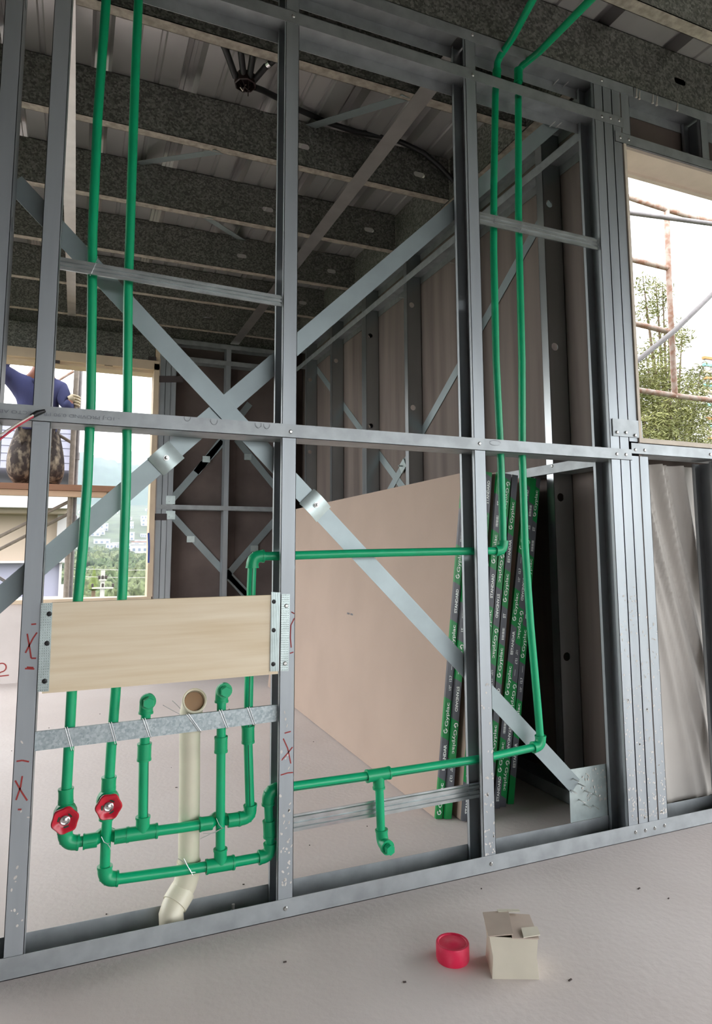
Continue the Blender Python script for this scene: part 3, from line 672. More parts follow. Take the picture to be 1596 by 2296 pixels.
# solid spandrel below the opening, plain wall left of it
b = MB(); b.box(-1.95, YB, 0, .556, YB+.12, .545); b.build('spandrel_wall', 'wallwhite', wb)
b = MB(); b.box(-1.95, YB, .545, -1.85, YB+.12, 2.43); b.build('wall_post', 'stud', wb)
b = MB()
q = P(3, 1497, y=YB-.002)
stroke(b, [q+np.array([.03*math.cos(t), 0, .03*math.sin(t)]) for t in np.linspace(2.2, -1.6, 9)]+[q+np.array([-.05, 0, -.06]), q+np.array([.05, 0, -.055])], .008, n_)
b.build('red_mark', 'redink', wb)
# window_1: the rear opening (sill boards, jamb, head trim)
w1_ = thing('window_1', (-.4, YB+.06, .55), kind='structure')
b = MB(); b.box(-1.85, YB-.02, .547, .545, YB+.15, .575); b.build('sill_board', 'timber', w1_)
b = MB(); b.box(.512, YB-.012, .575, .552, YB+.15, 2.40); b.build('jamb_board', 'timber', w1_)
b = MB(); b.box(.515, YB+.002, 2.40, .600, YB+.09, 2.63); b.build('filler_board', 'timber', w1_)
b = MB(); b.box(-1.85, YB-.012, 2.352, .552, YB+.03, 2.424); b.build('head_board', 'timber', w1_)
b = MB(); stroke(b, [P(333, 1195, y=YB-.0125), P(334, 1225, y=YB-.0125), P(333, 1262, y=YB-.0125)], .014, (0, -1, 0)); b.build('blue_paint_mark', 'bluepaint', w1_)
b = MB(); b.box(-1.85, YB+.03, 2.33, .512, YB+.17, 2.36); b.build('head_board', 'timber', w1_)
b = MB(); b.box(.5525, YB-.004, .5, .5605, YB+.10, 2.42); b.build('trim_strip', 'wallwhite', w1_)

# unseen walls and lintels added round the near room to shape the daylight
wl = MB(); wl.box(4.2, -5.5, 2.34, 4.32, .2, 2.84); wl.build('added_lintel_right', 'sheathpink', kind='structure')
wl = MB(); wl.box(.3, -5.5, 2.34, 4.2, -5.38, 2.84); wl.box(-2.0, -5.5, 0, .3, -5.38, 2.84); wl.build('added_wall_near', 'sheathpink', kind='structure')
wl = MB(); wl.box(-2.0, -5.38, 0, -1.88, -.02, 2.84); wl.build('added_wall_left', 'sheathpink', kind='structure')

# window_2: opening in the front wall at the right
w2_ = thing('window_2', (2.6, .06, 1.24), kind='structure')
YO = .128
b = MB(); b.box(1.795, D+.004, 1.282, 1.812, YO, 2.40); b.build('jamb_board', 'reveal', w2_)
b = MB(); b.box(1.778, -.004, 1.284, 1.790, D+.01, 2.388); b.build('jamb_board', 'gypcore', w2_)
b = MB(); b.box(1.79, .004, 2.374, 3.6, YO-.02, 2.386); b.build('soffit_board', 'reveal', w2_)
b = MB(); b.box(1.79, YO-.02, 2.362, 3.6, YO, 2.50); b.build('drip_edge', 'reveal', w2_)
b = MB(); b.box(1.79, -.001, 1.284, 3.6, YO, 1.300); b.build('sill_board', 'gypcore', w2_)
pts_ = np.array([(1.80+.03*i, -.0005, 1.296-.006*abs(math.sin(i*.9))-.006*(i % 5 == 2)) for i in range(60)])
b = MB(); b.add([tuple(p) for p in pts_]+[(p[0], p[1]+.002, 1.301) for p in pts_], [(i, i+1, 61+i, 60+i) for i in range(59)]); b.build('torn_edge', 'paper', w2_)
b = MB(); b.box(1.80, D+.02, 2.50, 3.6, YO, 2.84); b.build('cladding_panel', 'reveal', w2_)
# grey membrane hanging in the bay under the window
b = MB(); nx, nz_ = 220, 110; vs = []
for j in range(nz_+1):
    for i in range(nx+1):
        u, v = i/nx, j/nz_; x = 1.815+u*1.75; z = .03+v*1.20
        s_ = (x-1.82)*9+(1-v)*1.9
        xx = x-(1-v)*.27; wv = 0
        for c_, w2, am in ((1.70, .020, .022), (1.80, .018, .028), (1.852, .012, .020), (1.905, .020, .040), (1.948, .010, .018), (2.005, .020, .040), (2.04, .010, .02), (2.10, .02, .03), (2.3, .05, .03), (2.45, .03, .03)): wv += am*math.exp(-((xx-c_+.03*math.sin(v*3+c_*9))/w2)**2)*(.35+.65*v)
        vs.append((x, D+.040-wv, z))
b.add(vs, [(j*(nx+1)+i, j*(nx+1)+i+1, (j+1)*(nx+1)+i+1, (j+1)*(nx+1)+i) for j in range(nz_) for i in range(nx)], 0, True)
b.build('weather_membrane', 'membrane', None, label='creased grey weather membrane hanging behind the studs under the right window', cat='membrane')
b = MB(); b.box(1.80, D+.055, 0, 3.6, D+.07, 1.28); b.build('sheathing_panel', 'sheathpink', wf)

# ------------------------------------------------------------------ plasterboard packs leaning on the right wall
specs = [(977, 1839, 1037), (993, 1840, 1053), (1036, 1844, 1088), (1050, 1846, 1114), (1070, 1838, 1132), (1088, 1828, 1148), (1106, 1816, 1178), (1120, 1812, 1190), (1138, 1806, 1199)]
packs = []
for k, (bx, by, tx) in enumerate(specs):
    B_ = P(bx, by, z=0); T = P(tx, 1062, y=B_[1]); packs.append([B_, T])
for k in range(1, 9):
    for e in (0, 1): packs[k][e][0] = max(packs[k][e][0], packs[k-1][e][0]+.0275)
over = packs[8][1][0]-(XR-.032)
LBL = ['first plasterboard pair at the room side, wide tan face in full view', 'second plasterboard pair from the room side, tight behind the tan front one',
       'plasterboard pair standing apart half behind the stud, third from the room side', 'plasterboard pair just behind the middle right stud, fourth from the room side',
       'plasterboard pair right of the stud, beside the left upright pipe, fifth from the room side', 'sixth plasterboard pair from the room side, between the two upright pipes',
       'seventh plasterboard pair from the room side, behind the right upright pipe', 'eighth plasterboard pair from the room side, last but one before the wall', 'last plasterboard pair, deepest in shade against the right wall']
GREY = ['ESTANDAR', '12', 'STANDARD', 'BAR']
def emblem(b, O, U, V, h, mi):
    """the maker's mark: an open six-sided ring with an arrow head"""
    R_, r_ = h*.5, h*.30; c = np.asarray(O)+U*h*.5+V*h*.5; A = [math.radians(a) for a in (50, 90, 150, 210, 270, 330)]
    o_ = [c+(U*math.cos(a)+V*math.sin(a))*R_ for a in A]; i_ = [c+(U*math.cos(a)+V*math.sin(a))*r_ for a in A]
    b.add(o_+i_, [(k, k+1, 6+k+1, 6+k) for k in range(5)], mi)
    b.add([c+U*h*.02, c+U*h*.62+V*h*.04, c+U*h*.30-V*h*.34], [(0, 2, 1)], mi)
for k, (B_, T) in enumerate(packs):
    if over > 0: T[0] -= over*(k/8.0)**2
    yaw_ = np.array([.028, 1, 0]) if k < 3 else np.array([.012, 1, 0]); U = unit(yaw_)
    V = unit(np.array([T[0]-B_[0], 0, T[2]])); V = unit(V-U*np.dot(U, V)); N = np.cross(U, V); N = N if N[0] > 0 else -N   # N: through the boards, +X
    O = np.array([B_[0], B_[1], .0012]); Hh = 1.205; th = .0254; O = O + Z*max(0, -N[2]*th)
    t = thing('plasterboard_pair', O, LBL[k], 'plasterboard', 'plasterboard pairs leaning on the right wall')
    for j in range(2):
        b = MB(); b.obox(O+N*(j*.0127+.0002), U, V, N, 2.42, Hh, .0123, 0)
        b.build('board', 'gyp', t)
    # end tape wraps the near end, folded a little over both faces
    b = MB(); u0 = -.0012; seg = .134; ph = (k*.071) % .268
    zc = -ph; idx = 0
    pr = MB(); flip = (k % 3 != 1)
    while zc < Hh:
        a, c = max(zc, 0), min(zc+seg, Hh); g = idx % 2
        if c > a+.002:
            sl = .012
            q = [O+U*u0+V*max(a-sl*0, 0), O+U*u0+N*th+V*max(a-sl, 0) if a > .02 else O+U*u0+N*th+V*a, O+U*u0+N*th+V*(c-sl if c < Hh else c), O+U*u0+V*c]
            b.add(q, [(0, 1, 2, 3)], g)
            for sgn, base, nn in ((0, O-N*.0004, -N), (1, O+N*(th+.0004), N)):
                b.add([base+U*u0+V*a, base+U*.010+V*a, base+U*.010+V*c, base+U*u0+V*c], [(0, 1, 2, 3)], g)
            # print
            base = O+U*(u0-.0006); hgt = .0125
            if c-a > .11:
                if flip: o_, uu, vv = base+V*(a+.012)+N*(th*.5+hgt*.5), V, -N
                else: o_, uu, vv = base+V*(c-.014)+N*(th*.5-hgt*.5), -V, N
                if g == 0:
                    emblem(pr, o_, uu, vv, .0175, 0); put_text(pr, 'Gyplac', o_+uu*.024-vv*.003, uu, vv, .0168, .006, 0, .080)
                else:
                    wd = GREY[(idx//2+k) % 4]
                    if wd == '12':
                        put_text(pr, '1/2"', o_+uu*.012, uu, vv, .009, .01); put_text(pr, '12.7', o_+uu*.042, uu, vv, .010, .02); stroke(pr, [o_+uu*.082+vv*.004, o_+uu*.105+vv*.004], .0012, U)
                    elif wd == 'BAR':
                        x_ = 0
                        for i in range(11): 
                            wb_ = (.0012, .002, .0032)[(i*7+k) % 3]; pr.add([o_+uu*x_, o_+uu*(x_+wb_), o_+uu*(x_+wb_)+vv*.010, o_+uu*x_+vv*.010], [(0, 1, 2, 3)]); x_ += wb_+.0018
                        put_text(pr, 'ST', o_+uu*.078, uu, vv, .0115, .03)
                    else: put_text(pr, wd, o_+uu*.012, uu, vv, .0112, .03, 0, .085)
        zc += seg; idx += 1
    b.build('end_tape', ['tapegreen', 'tapegrey'], t); pr.build('printed_lettering', 'white', t, kind='stuff')
    if k == 0:
        pr = MB(); q = P(782, 1463, x=O[0]); s0 = O+U*1.05+V*.60-N*.0008
        for i in range(7):
            if i != 3: pr.add([s0-U*(.012*i), s0-U*(.012*i+.009), s0-U*(.012*i+.009)+V*.009, s0-U*(.012*i)+V*.009], [(0, 1, 2, 3)])
        pr.build('faint_stamp', 'pencil', t)

# ------------------------------------------------------------------ junction box and conduits under the deck
jb = thing('junction_box', (.54, .68, 2.76), 'black octagonal junction box with conduits hanging under the metal deck', 'junction box')
jc = np.array([.538, .688, 2.775])
b = MB(); b.lathe([(.043, 0), (.043, .036), (.038, .038), (.038, .004), (0, .004)], jc+Z*.0, -Z, 8, sm=False); b.build('box', 'maroon', jb)
for i in range(5):
    b = MB(); t0 = i*1.25; b.tube([jc+np.array([.03*math.cos(t0), .03*math.sin(t0), -.01]), jc+np.array([.012*math.cos(t0+1), .012*math.sin(t0+1), -.055]), jc+np.array([.02*math.cos(t0+2), .02*math.sin(t0+2), -.045-.006*i])], .0022, 6); b.build('wire', 'whitewire' if i == 1 else 'maroon', jb)
def cond(pts, r=.0125, name='conduit'):
    b = MB(); b.tube(pts, r, 10); b.build(name, 'black', jb)
cond([jc+np.array([-.04, -.01, -.02]), (.44, .60, 2.80), (.34, .50, 2.842)])
cond([jc+np.array([-.01, -.02, -.02]), (.50, .60, 2.80), (.47, .48, 2.838)]); cond([jc+np.array([.01, -.03, -.02]), (.545, .60, 2.80), (.53, .48, 2.838)])
cond([jc+np.array([.03, -.02, -.02]), P(595, 150, z=2.79), P(622, 128, z=2.80)])
b = MB(); q0, q1 = P(600, 145, z=2.79), P(606, 140, z=2.79); b.tube([q0, q1], .0145, 12); b.build('connector', 'chrome', jb)
cond([jc+np.array([.04, .01, -.025]), P(590, 203, z=2.775), P(628, 222, z=2.79), P(670, 246, y=.86), P(735, 275, y=.90), P(800, 296, y=.92), P(870, 308, y=.93), P(905, 321, y=.93), P(950, 343, y=.93), P(985, 372, y=.93), P(1022, 412, y=.93), P(1035, 440, y=.93)], .012)

# ------------------------------------------------------------------ red and white wires hanging at the blocking
for nm, m_, pp, lb in (('electric_wire', 'whitewire', [(-60, 1012), (0, 976), (40, 950), (74, 931)], 'white wire crossing the left stud at the blocking'), ('electric_wire', 'redwire', [(-60, 1022), (0, 985), (36, 957), (74, 934)], 'red wire crossing the left stud below the white one')):
    b = MB(); b.tube([P(px, py, y=-.012-.0006*(80-px)) for px, py in pp], .0026, 8); b.build(nm, m_, None, label=lb, cat='wire')
b = MB(); b.tube([P(70, 934, y=-.012), P(84, 926, y=-.010), P(101, 921, y=-.006)], [.0055, .0065, .004], 10); b.build('wire_sleeve', 'black', None, label='black sleeve holding the ends of the red and white wires', cat='sleeve')

# ------------------------------------------------------------------ on the floor in front
ct = thing('paper_carton', (.94, -.33, 0), 'small cream carton with folded top lying at the lower edge of the photo', 'carton')
b = MB(); c0 = np.array([.925, -.385, 0]); a_ = math.radians(-24); ux, uy = np.array([math.cos(a_), math.sin(a_), 0]), np.array([-math.sin(a_), math.cos(a_), 0])
def cp(a, b_, z): return c0+ux*a+uy*b_+Z*z
hw, hd, ht = .050, .042, .085
lo = [cp(-hw, -hd, 0), cp(hw, -hd, 0), cp(hw, hd, 0), cp(-hw, hd, 0)]; mid_ = [cp(-hw*.93, -hd*.93, ht*.5), cp(hw*.95, -hd*.9, ht*.5), cp(hw*.95, hd*.95, ht*.5), cp(-hw*.93, hd*.95, ht*.5)]
hi = [cp(-hw*1.08, -hd, ht), cp(hw, -hd*1.05, ht*.97), cp(hw*1.02, hd, ht), cp(-hw*1.05, hd, ht*1.02)]
b.add(lo+mid_+hi, [(3, 2, 1, 0)]+[(i, (i+1) % 4, 4+(i+1) % 4, 4+i) for i in range(4)]+[(4+i, 4+(i+1) % 4, 8+(i+1) % 4, 8+i) for i in range(4)], 0, True); b.build('body', 'paper', ct)
def flap(pts, name, m_='papertop'):
    b = MB(); pts = [np.asarray(p) for p in pts]; k = len(pts); b.add(pts+[p-Z*.002 for p in pts], [tuple(range(k)), tuple(range(2*k-1, k-1, -1))]+[(i, k+i, k+(i+1) % k, (i+1) % k) for i in range(k)]); b.build(name, m_, ct)
flap([cp(-.056, -.044, ht+.002), cp(-.004, -.046, ht+.008), cp(.004, .040, ht+.012), cp(-.054, .044, ht+.006)], 'flap')
flap([cp(-.006, -.048, ht+.001), cp(.052, -.046, ht-.001), cp(.052, .042, ht+.003), cp(.000, .042, ht+.005)], 'flap')
flap([cp(.018, -.0485, ht+.003), cp(.056, -.040, ht+.004), cp(.056, -.012, ht+.006), cp(.02, -.018, ht+.006)], 'flap', 'paper')
flap([cp(-.02, .036, ht+.012), cp(.03, .036, ht+.012), cp(.03, .05, ht+.010), cp(-.02, .05, ht+.010)], 'flap', 'paper')
b = MB(); q = P(1015, 2150, z=0)
b.lathe([(.036, 0), (.0375, .004), (.0375, .033), (.0365, .0362), (.0345, .037), (.0315, .0362), (.0305, .0345), (.012, .0345), (.010, .0355), (0, .0355)], q, Z, 28); b.build('plastic_cap', 'pinkcap', None, label='round pink-red plastic cap on the floor beside the cream carton', cat='cap')
b = MB()
for i in range(70):
    x_, y_ = rng.uniform(-.6, 2.2), rng.uniform(-.6, 2.6)
    if abs(y_-.045) < .07 or (x_ > 1.1 and y_ > 0.1): continue
    s_ = rng.uniform(.0012, .0035); b.bar((x_, y_, .001), (x_+s_*rng.uniform(1, 3), y_+s_*rng.uniform(-1, 1), .0012), Z, .002, s_)
b.build('floor_debris', 'debris', None, label='scattered dark chips and offcuts on the concrete floor', cat='debris', kind='stuff')
b = MB(); q0 = P(523, 2024, y=.05); b.tube([(q0[0], .05, .002), (q0[0], .05, .034)], .004, 10); b.lathe([(.0085, 0), (.0085, .007)], (q0[0], .05, .012), Z, 6, sm=False)
b.build('anchor_bolt', 'screw', None, label='short anchor bolt standing in the bottom track near the middle stud', cat='bolt')
# cement splashes on the feet of the studs, plaster drips on the top track
def splashes(par, x0, x1, z0, z1, n_s, y_, seed):
    r_ = np.random.default_rng(seed); b = MB()
    for i in range(n_s):
        x, z = r_.uniform(x0, x1), z0+(z1-z0)*r_.uniform(0, 1)**1.7; a_, c_ = r_.uniform(.001, .0035), r_.uniform(.001, .0055); t0 = r_.uniform(-.8, .8)
        b.add([(x+a_*math.cos(t)*math.cos(t0)-c_*math.sin(t)*math.sin(t0), y_, z+a_*math.cos(t)*math.sin(t0)+c_*math.sin(t)*math.cos(t0)) for t in np.linspace(0, 2*math.pi, 8)[:-1]], [tuple(range(7))])
    b.build('cement_splash', 'splash', par, kind='stuff')
splashes(sB, XB+.004, XB+.037, .08, .50, 42, .0004, 1); splashes(sC, XC+.004, XC+.037, .05, .55, 46, .0004, 2); splashes(sA, XA+.004, XA+.037, .1, .5, 12, .0004, 8)
splashes(posts[0], 1.656, 1.690, .06, .8, 70, .0004, 3); splashes(posts[1], 1.698, 1.732, .06, .8, 70, .0004, 4); splashes(posts[3], 1.740, 1.774, .06, .7, 60, .0004, 5); splashes(posts[4], 1.783, 1.817, .06, .7, 60, .0004, 6)
splashes(gus, 1.55, 1.655, .10, .20, 40, D+.0008, 7)
b = MB()
for (px, y0_, y1_) in ((1427, 198, 218), (1434, 205, 222), (1464, 212, 231), (1473, 216, 236), (1519, 230, 248)):
    a_, c_ = P(px, y0_, y=-.0028), P(px-1, y1_, y=-.0028); b.tube([a_, c_], [.0022, .003], 6); b.lathe([(0, -.004), (.005, -.001), (.004, .003), (0, .004)], c_, Z, 8)
b.build('plaster_drip', 'splash', tr_t3, kind='stuff')

# ------------------------------------------------------------------ outside the rear window: scaffold, worker, neighbour
def tube_thing(name, m_, pts, r, label, cat, group=None):
    b = MB(); b.tube(pts, r, 12); return b.build(name, m_, None, label=label, cat=cat, group=group)
YSF = 4.45
px_ = P(160, 1000, y=YSF)[0]
b = MB(); b.tube([(px_+.012, YSF, -3), (px_+.012, YSF, 1.9), (px_+.02, YSF, 3.4)], .022, 12); b.build('scaffold_pole', 'scafftan', None, label='cement-stained scaffold upright gripped by the gloved hand', cat='scaffold')
x2 = P(176, 900, y=4.55)[0]
b = MB(); b.tube([(x2, 4.55, -3), (x2, 4.55, 3.4)], .024, 12)
for z in (.3, 1.2, 1.75): b.tube([(x2, 4.55, z-.03), (x2, 4.55, z+.03)], .031, 12)
b.build('scaffold_pole', 'scaffgrey', None, label='grey scaffold upright just behind the stained one', cat='scaffold')
for i, (a, c, yy_, m_, lb) in enumerate((((118, 860), (165, 832), 4.9, 'scaff', 'reddish scaffold brace high between the worker and the uprights'), ((116, 966), (160, 992), 4.5, 'scafftan', 'stained scaffold brace at the hip of the worker'),
        ((-60, 1233), (156, 1124), 4.5, 'scafftan', 'dark stained scaffold brace crossing the beige facade'), ((-60, 1262), (154, 1152), 4.62, 'scafftan', 'pale scaffold brace just below the dark stained one'), ((-40, 1272), (60, 1332), 4.7, 'scaffgrey', 'white scaffold brace low at the left edge of the rear window'))):
    tube_thing('scaffold_brace', m_, [P(*a, y=yy_), P(*c, y=yy_)], .014, lb, 'scaffold')
zp = P(80, 1084, y=4.30)[2]
for i, (ya, yb_) in enumerate(((4.30, 4.56), (4.58, 4.84))):
    b = MB(); b.box(-2.2, ya, zp-.05, P(262, 1090, y=4.3)[0]+.03*i, yb_, zp); b.build('scaffold_board', 'plank', None, label=('brown scaffold board under the knees, edge toward the room', 'brown scaffold board under the feet, behind the front board')[i], cat='board')
b = MB(); b.box(-2.2, 4.33, zp-.098, P(240, 1090, y=4.3)[0], 4.40, zp-.052); b.build('scaffold_ledger', 'plank2', None, label='pale timber ledger carrying the brown scaffold boards', cat='board')

# worker kneeling on the board, facing the room; head above the lintel
pe = thing('person', (-.34, 4.5, zp), 'person in navy hoodie and stained trousers kneeling outside the rear window, one arm raised', 'person')
def skin_mesh(name, V_, E_, R_, m_, parent, root=0, sub=2):
    me = bpy.data.meshes.new(name); off = wloc(parent); me.from_pydata([tuple(np.asarray(v)-off) for v in V_], E_, []); me.materials.append(MT[m_])
    o = bpy.data.objects.new(name, me); COL.objects.link(o); o.parent = parent
    md = o.modifiers.new('skin', 'SKIN'); md.use_smooth_shade = True
    if not me.skin_vertices: 
        bpy.context.view_layer.objects.active = o
    sv = me.skin_vertices[0].data
    for i, r_ in enumerate(R_):
        sv[i].radius = r_ if hasattr(r_, '__len__') else (r_, r_); sv[i].use_root = (i == root)
    if sub: s_ = o.modifiers.new('sub', 'SUBSURF'); s_.levels = sub; s_.render_levels = sub
    return o
zk = zp+.075
hipc = np.array([-.345, 4.53, zp+.47]); ch = np.array([-.345, 4.52, zp+.72]); nk = np.array([-.335, 4.50, zp+.925]); hd_ = np.array([-.325, 4.475, zp+1.10])
shR = np.array([-.525, 4.50, zp+.875]); elR = np.array([-.655, 4.42, zp+.985]); haR = np.array([-.50, 4.36, zp+1.19])
shL = np.array([-.185, 4.51, zp+.845]); elL = np.array([-.105, 4.40, zp+.655]); haL = np.array([px_+.0-.028, 4.415, zp+.755])
knR = np.array([-.465, 4.44, zk]); anR = np.array([-.44, 4.86, zp+.055]); toR = np.array([-.45, 4.96, zp+.03])
knL = np.array([-.215, 4.45, zk]); anL = np.array([-.22, 4.86, zp+.055]); toL = np.array([-.22, 4.96, zp+.03])
hpR, hpL = hipc+np.array([-.085, 0, -.02]), hipc+np.array([.085, 0, -.02])
Vb = [hipc, ch, nk, hd_-Z*.06, hd_+Z*.075, shR, elR, haR, shL, elL, haL, hpR, knR, anR, hpL, knL, anL]
Eb = [(0, 1), (1, 2), (2, 3), (3, 4), (2, 5), (5, 6), (6, 7), (2, 8), (8, 9), (9, 10), (0, 11), (11, 12), (12, 13), (0, 14), (14, 15), (15, 16)]
Rb = [(.13, .10), (.14, .10), .055, (.075, .09), (.07, .085), .05, .038, .028, .05, .038, .028, .075, .055, .04, .075, .055, .04]
skin_mesh('body', Vb, Eb, Rb, 'skin', pe)
# face, ears, helmet
b = MB(); b.lathe([(.0, -.012), (.012, -.006), (.009, .012), (0, .02)], hd_+np.array([0, -.085, -.005]), np.array([0, -.5, .8]), 10); b.build('nose', 'skin', pe)
for s_ in (-1, 1):
    b = MB(); b.lathe([(0, -.008), (.009, -.004), (.010, .003), (0, .008)], hd_+np.array([s_*.032, -.080, .022]), -Y, 10); b.build('eye', 'helmet', pe)
    b = MB(); b.lathe([(0, -.006), (.022, -.004), (.026, .003), (0, .006)], hd_+np.array([s_*.083, 0, 0]), X*s_, 10); b.build('ear', 'skin', pe)
b = MB(); b.bar(hd_+np.array([-.022, -.088, -.048]), hd_+np.array([.022, -.088, -.048]), Z, .010, .006); b.build('mouth', 'maroon', pe)
b = MB(); b.lathe([(.128, 0), (.130, .008), (.105, .012), (.100, .055), (.080, .095), (.04, .115), (0, .118)], hd_+Z*.055, Z, 24); b.build('helmet', 'helmet', pe)
# hoodie
Vh = [hipc+Z*.03, hipc+Z*.13, ch, nk-Z*.06, shR, (shR+elR)/2, elR, (elR+haR)/2, haR-Z*.04, shL, (shL+elL)/2, elL, (elL*.02+haL*.98), nk+Z*.0]
Eh = [(0, 1), (1, 2), (2, 3), (3, 4), (4, 5), (5, 6), (6, 7), (7, 8), (3, 9), (9, 10), (10, 11), (11, 12), (3, 13)]
Rh = [(.20, .15), (.175, .125), (.185, .13), (.11, .10), .088, .078, .068, .055, .045, .088, .074, .066, .046, .072]
skin_mesh('hoodie', Vh, Eh, Rh, 'hood', pe)
b = MB(); b.lathe([(.188, 0), (.205, .006), (.205, .046), (.192, .052)], hipc-Z*.012, Z, 32, scal=lambda t: 1-.22*abs(math.cos(t))**2 if True else 1); b.build('hoodie_hem', 'hoodhem', pe)
b = MB(); b.tube([nk+np.array([-.085, -.02, -.025]), nk+np.array([-.04, -.085, -.045]), nk+np.array([.03, -.09, -.05]), nk+np.array([.08, -.02, -.03]), nk+np.array([.05, .07, .0]), nk+np.array([-.05, .07, .0]), nk+np.array([-.085, -.02, -.025])], .026, 10); b.build('hood_collar', 'hoodhem', pe)
# trousers
Vt = [hipc, hpR, (hpR+knR)/2+np.array([-.018, -.02, -.03]), knR+np.array([-.012, .0, .03]), (knR+anR)/2, anR, hpL, (hpL+knL)/2+np.array([.012, -.02, -.03]), knL+np.array([.012, 0, .03]), (knL+anL)/2, anL]
Et = [(0, 1), (1, 2), (2, 3), (3, 4), (4, 5), (0, 6), (6, 7), (7, 8), (8, 9), (9, 10)]
Rt = [(.155, .125), .105, (.128, .115), (.104, .098), .075, .06, .105, (.112, .11), (.098, .096), .075, .06]
skin_mesh('trousers', Vt, Et, Rt, 'pants', pe)
for a, c in ((anR, toR), (anL, toL)):
    b = MB(); b.tube([a-Y*.03, a+Y*.02, c+Y*.06], [.05, .052, .035], 14); b.build('boot', 'boot', pe)
# gloved hand closed on the upright: palm, four fingers, thumb
gl = MB(); pc = np.array([px_+.012, YSF, haL[2]])
gl.tube([haL-np.array([.012, .005, .01]), haL+np.array([.012, -.004, 0]), pc+np.array([-.030, -.022, 0])], [.027, .034, .030], 14)
for i in range(4):
    zz = pc[2]+.036-.024*i; r_ = (.0098, .0102, .0100, .0086)[i]; R2 = .022+r_+.001
    gl.tube([pc+np.array([R2*1.15*math.cos(t), R2*1.1*math.sin(t), zz-pc[2]-.004*j]) for j, t in enumerate(np.radians([205, 240, 275, 310, 345, 380, 410][:7 if i < 3 else 6]))], [r_]*5+[r_*.9, r_*.7][:2 if i < 3 else 1], 10)
gl.tube([pc+np.array([-.034, -.020, .018]), pc+np.array([-.030, .012, .034]), pc+np.array([-.010, .034, .036]), pc+np.array([.014, .036, .032])], [.012, .011, .010, .008], 10)
gl.build('gloved_hand', 'glove', pe)
gl = MB(); gl.tube([haR-Z*.03, haR+Z*.02, haR+Z*.075], [.028, .036, .032], 12)
for i in range(4): gl.tube([haR+np.array([-.028+.019*i, 0, .07]), haR+np.array([-.030+.020*i, -.012, .115]), haR+np.array([-.028+.019*i, -.035, .14+.006*(i in (1, 2))])], [.0095, .009, .007], 8)
gl.tube([haR+np.array([.03, 0, .01]), haR+np.array([.055, -.012, .045]), haR+np.array([.052, -.03, .075])], [.012, .011, .008], 8)
gl.build('gloved_hand', 'glove', pe)

# neighbouring house
YH = 9.2
def hx(px, py=1150): return P(px, py, y=YH)[0]
def hz(py, px=80): return P(px, py, y=YH)[2]
nb = thing('neighbour_house', (hx(60), YH+2, -5), 'white and beige neighbouring house beyond the scaffold, grey door at its foot', 'house')
xr = hx(150); xl = hx(-400)
def hb(name, m_, x0, x1, z0, z1, y0_=0, y1_=4.0):
    b = MB(); b.box(x0, YH+y0_, z0, x1, YH+y1_, z1); return b.build(name, m_, nb)
hb('parapet', 'bldwhite', xl, hx(157), hz(1143), hz(1098), -.5, 4)
hb('soffit_band', 'bldbeige', xl, hx(152), hz(1153), hz(1143), -.3, 4)
hb('wall', 'bldbeige', xl, hx(151), hz(1258), hz(1153), .1, 4)
hb('pilaster', 'bldwhite', hx(130), hx(151), hz(1262), hz(1147), -.05, .3)
hb('ledge', 'bldwhite', xl, hx(142), hz(1262), hz(1257), -.1, .4)
dr_ = hb('garage_door', 'bldgrey', xl, hx(139), hz(1338), hz(1262), .05, .4)
hb('door_frame', 'bldwhite', hx(139), hx(143.5), hz(1345), hz(1262), -.02, .4)
hb('plinth', 'bldwhite', xl, hx(150), -6, hz(1338), -.3, 4)
for k in range(6): hb('siding_board', 'bldgrey', xl, hx(148), hz(1035-18*k), hz(1018-18*k), 1.0-.01*k, 3.8)
hb('corner_post', 'bldwhite', hx(148), hx(156), hz(1100), hz(925), .9, 3.9)

# ------------------------------------------------------------------ valley, hills, town
def gz(x, y):
    ks = [(-400, -9), (12, -8), (60, -8), (150, -7), (300, -5.5), (410, -2.5), (450, 3), (600, 28), (720, 40), (900, 60), (1500, 120)]
    return float(np.interp(y, [k[0] for k in ks], [k[1] for k in ks]))+.6*math.sin(x*.05+y*.03)
b = MB(); xs = np.concatenate([np.linspace(-900, -60, 12), np.linspace(-50, 130, 26), np.linspace(140, 1000, 14)]); ysv = np.concatenate([np.linspace(-600, 0, 6), np.linspace(14, 1000, 60)])
vs = [(x, y, gz(x, y)) for y in ysv for x in xs]; nx = len(xs)
b.add(vs, [(j*nx+i, j*nx+i+1, (j+1)*nx+i+1, (j+1)*nx+i) for j in range(len(ysv)-1) for i in range(nx-1)], 0, True)
b.build('valley_ground', 'terrain', kind='structure')
def ridge(name, m_, y0_, base, pts, amp, seed, fine=3.0):
    r_ = np.random.default_rng(seed); xs = np.arange(-700, 1100, fine); b = MB(); cxs = [p[0] for p in pts]; czs = [p[1] for p in pts]
    tops = np.interp(xs, cxs, czs)+np.cumsum(r_.normal(0, .12, len(xs)))*0+r_.uniform(0, amp, len(xs)); vs = []
    lv = [(0, 0), (.35, .45), (.7, .8), (1, 1)]
    for u, v in lv: vs += [(x, y0_+u*200, base+(t-base)*v) for x, t in zip(xs, tops)]
    vs += [(x, y0_+420, base) for x in xs]; n = len(xs)
    b.add(vs, [(j*n+i, j*n+i+1, (j+1)*n+i+1, (j+1)*n+i) for j in range(len(lv)) for i in range(n-1)], 0, True)
    b.build(name, m_, kind='structure')
def rz(px, py, y): return (P(px, py, y=y)[0], P(px, py, y=y)[2])
yA = 1100.0
pA = [(-700, rz(178, 1000, yA)[1]), rz(178, 1014, yA), rz(225, 1032, yA), rz(275, 1042, yA), rz(330, 1050, yA), (1100, rz(330, 1080, yA)[1])]
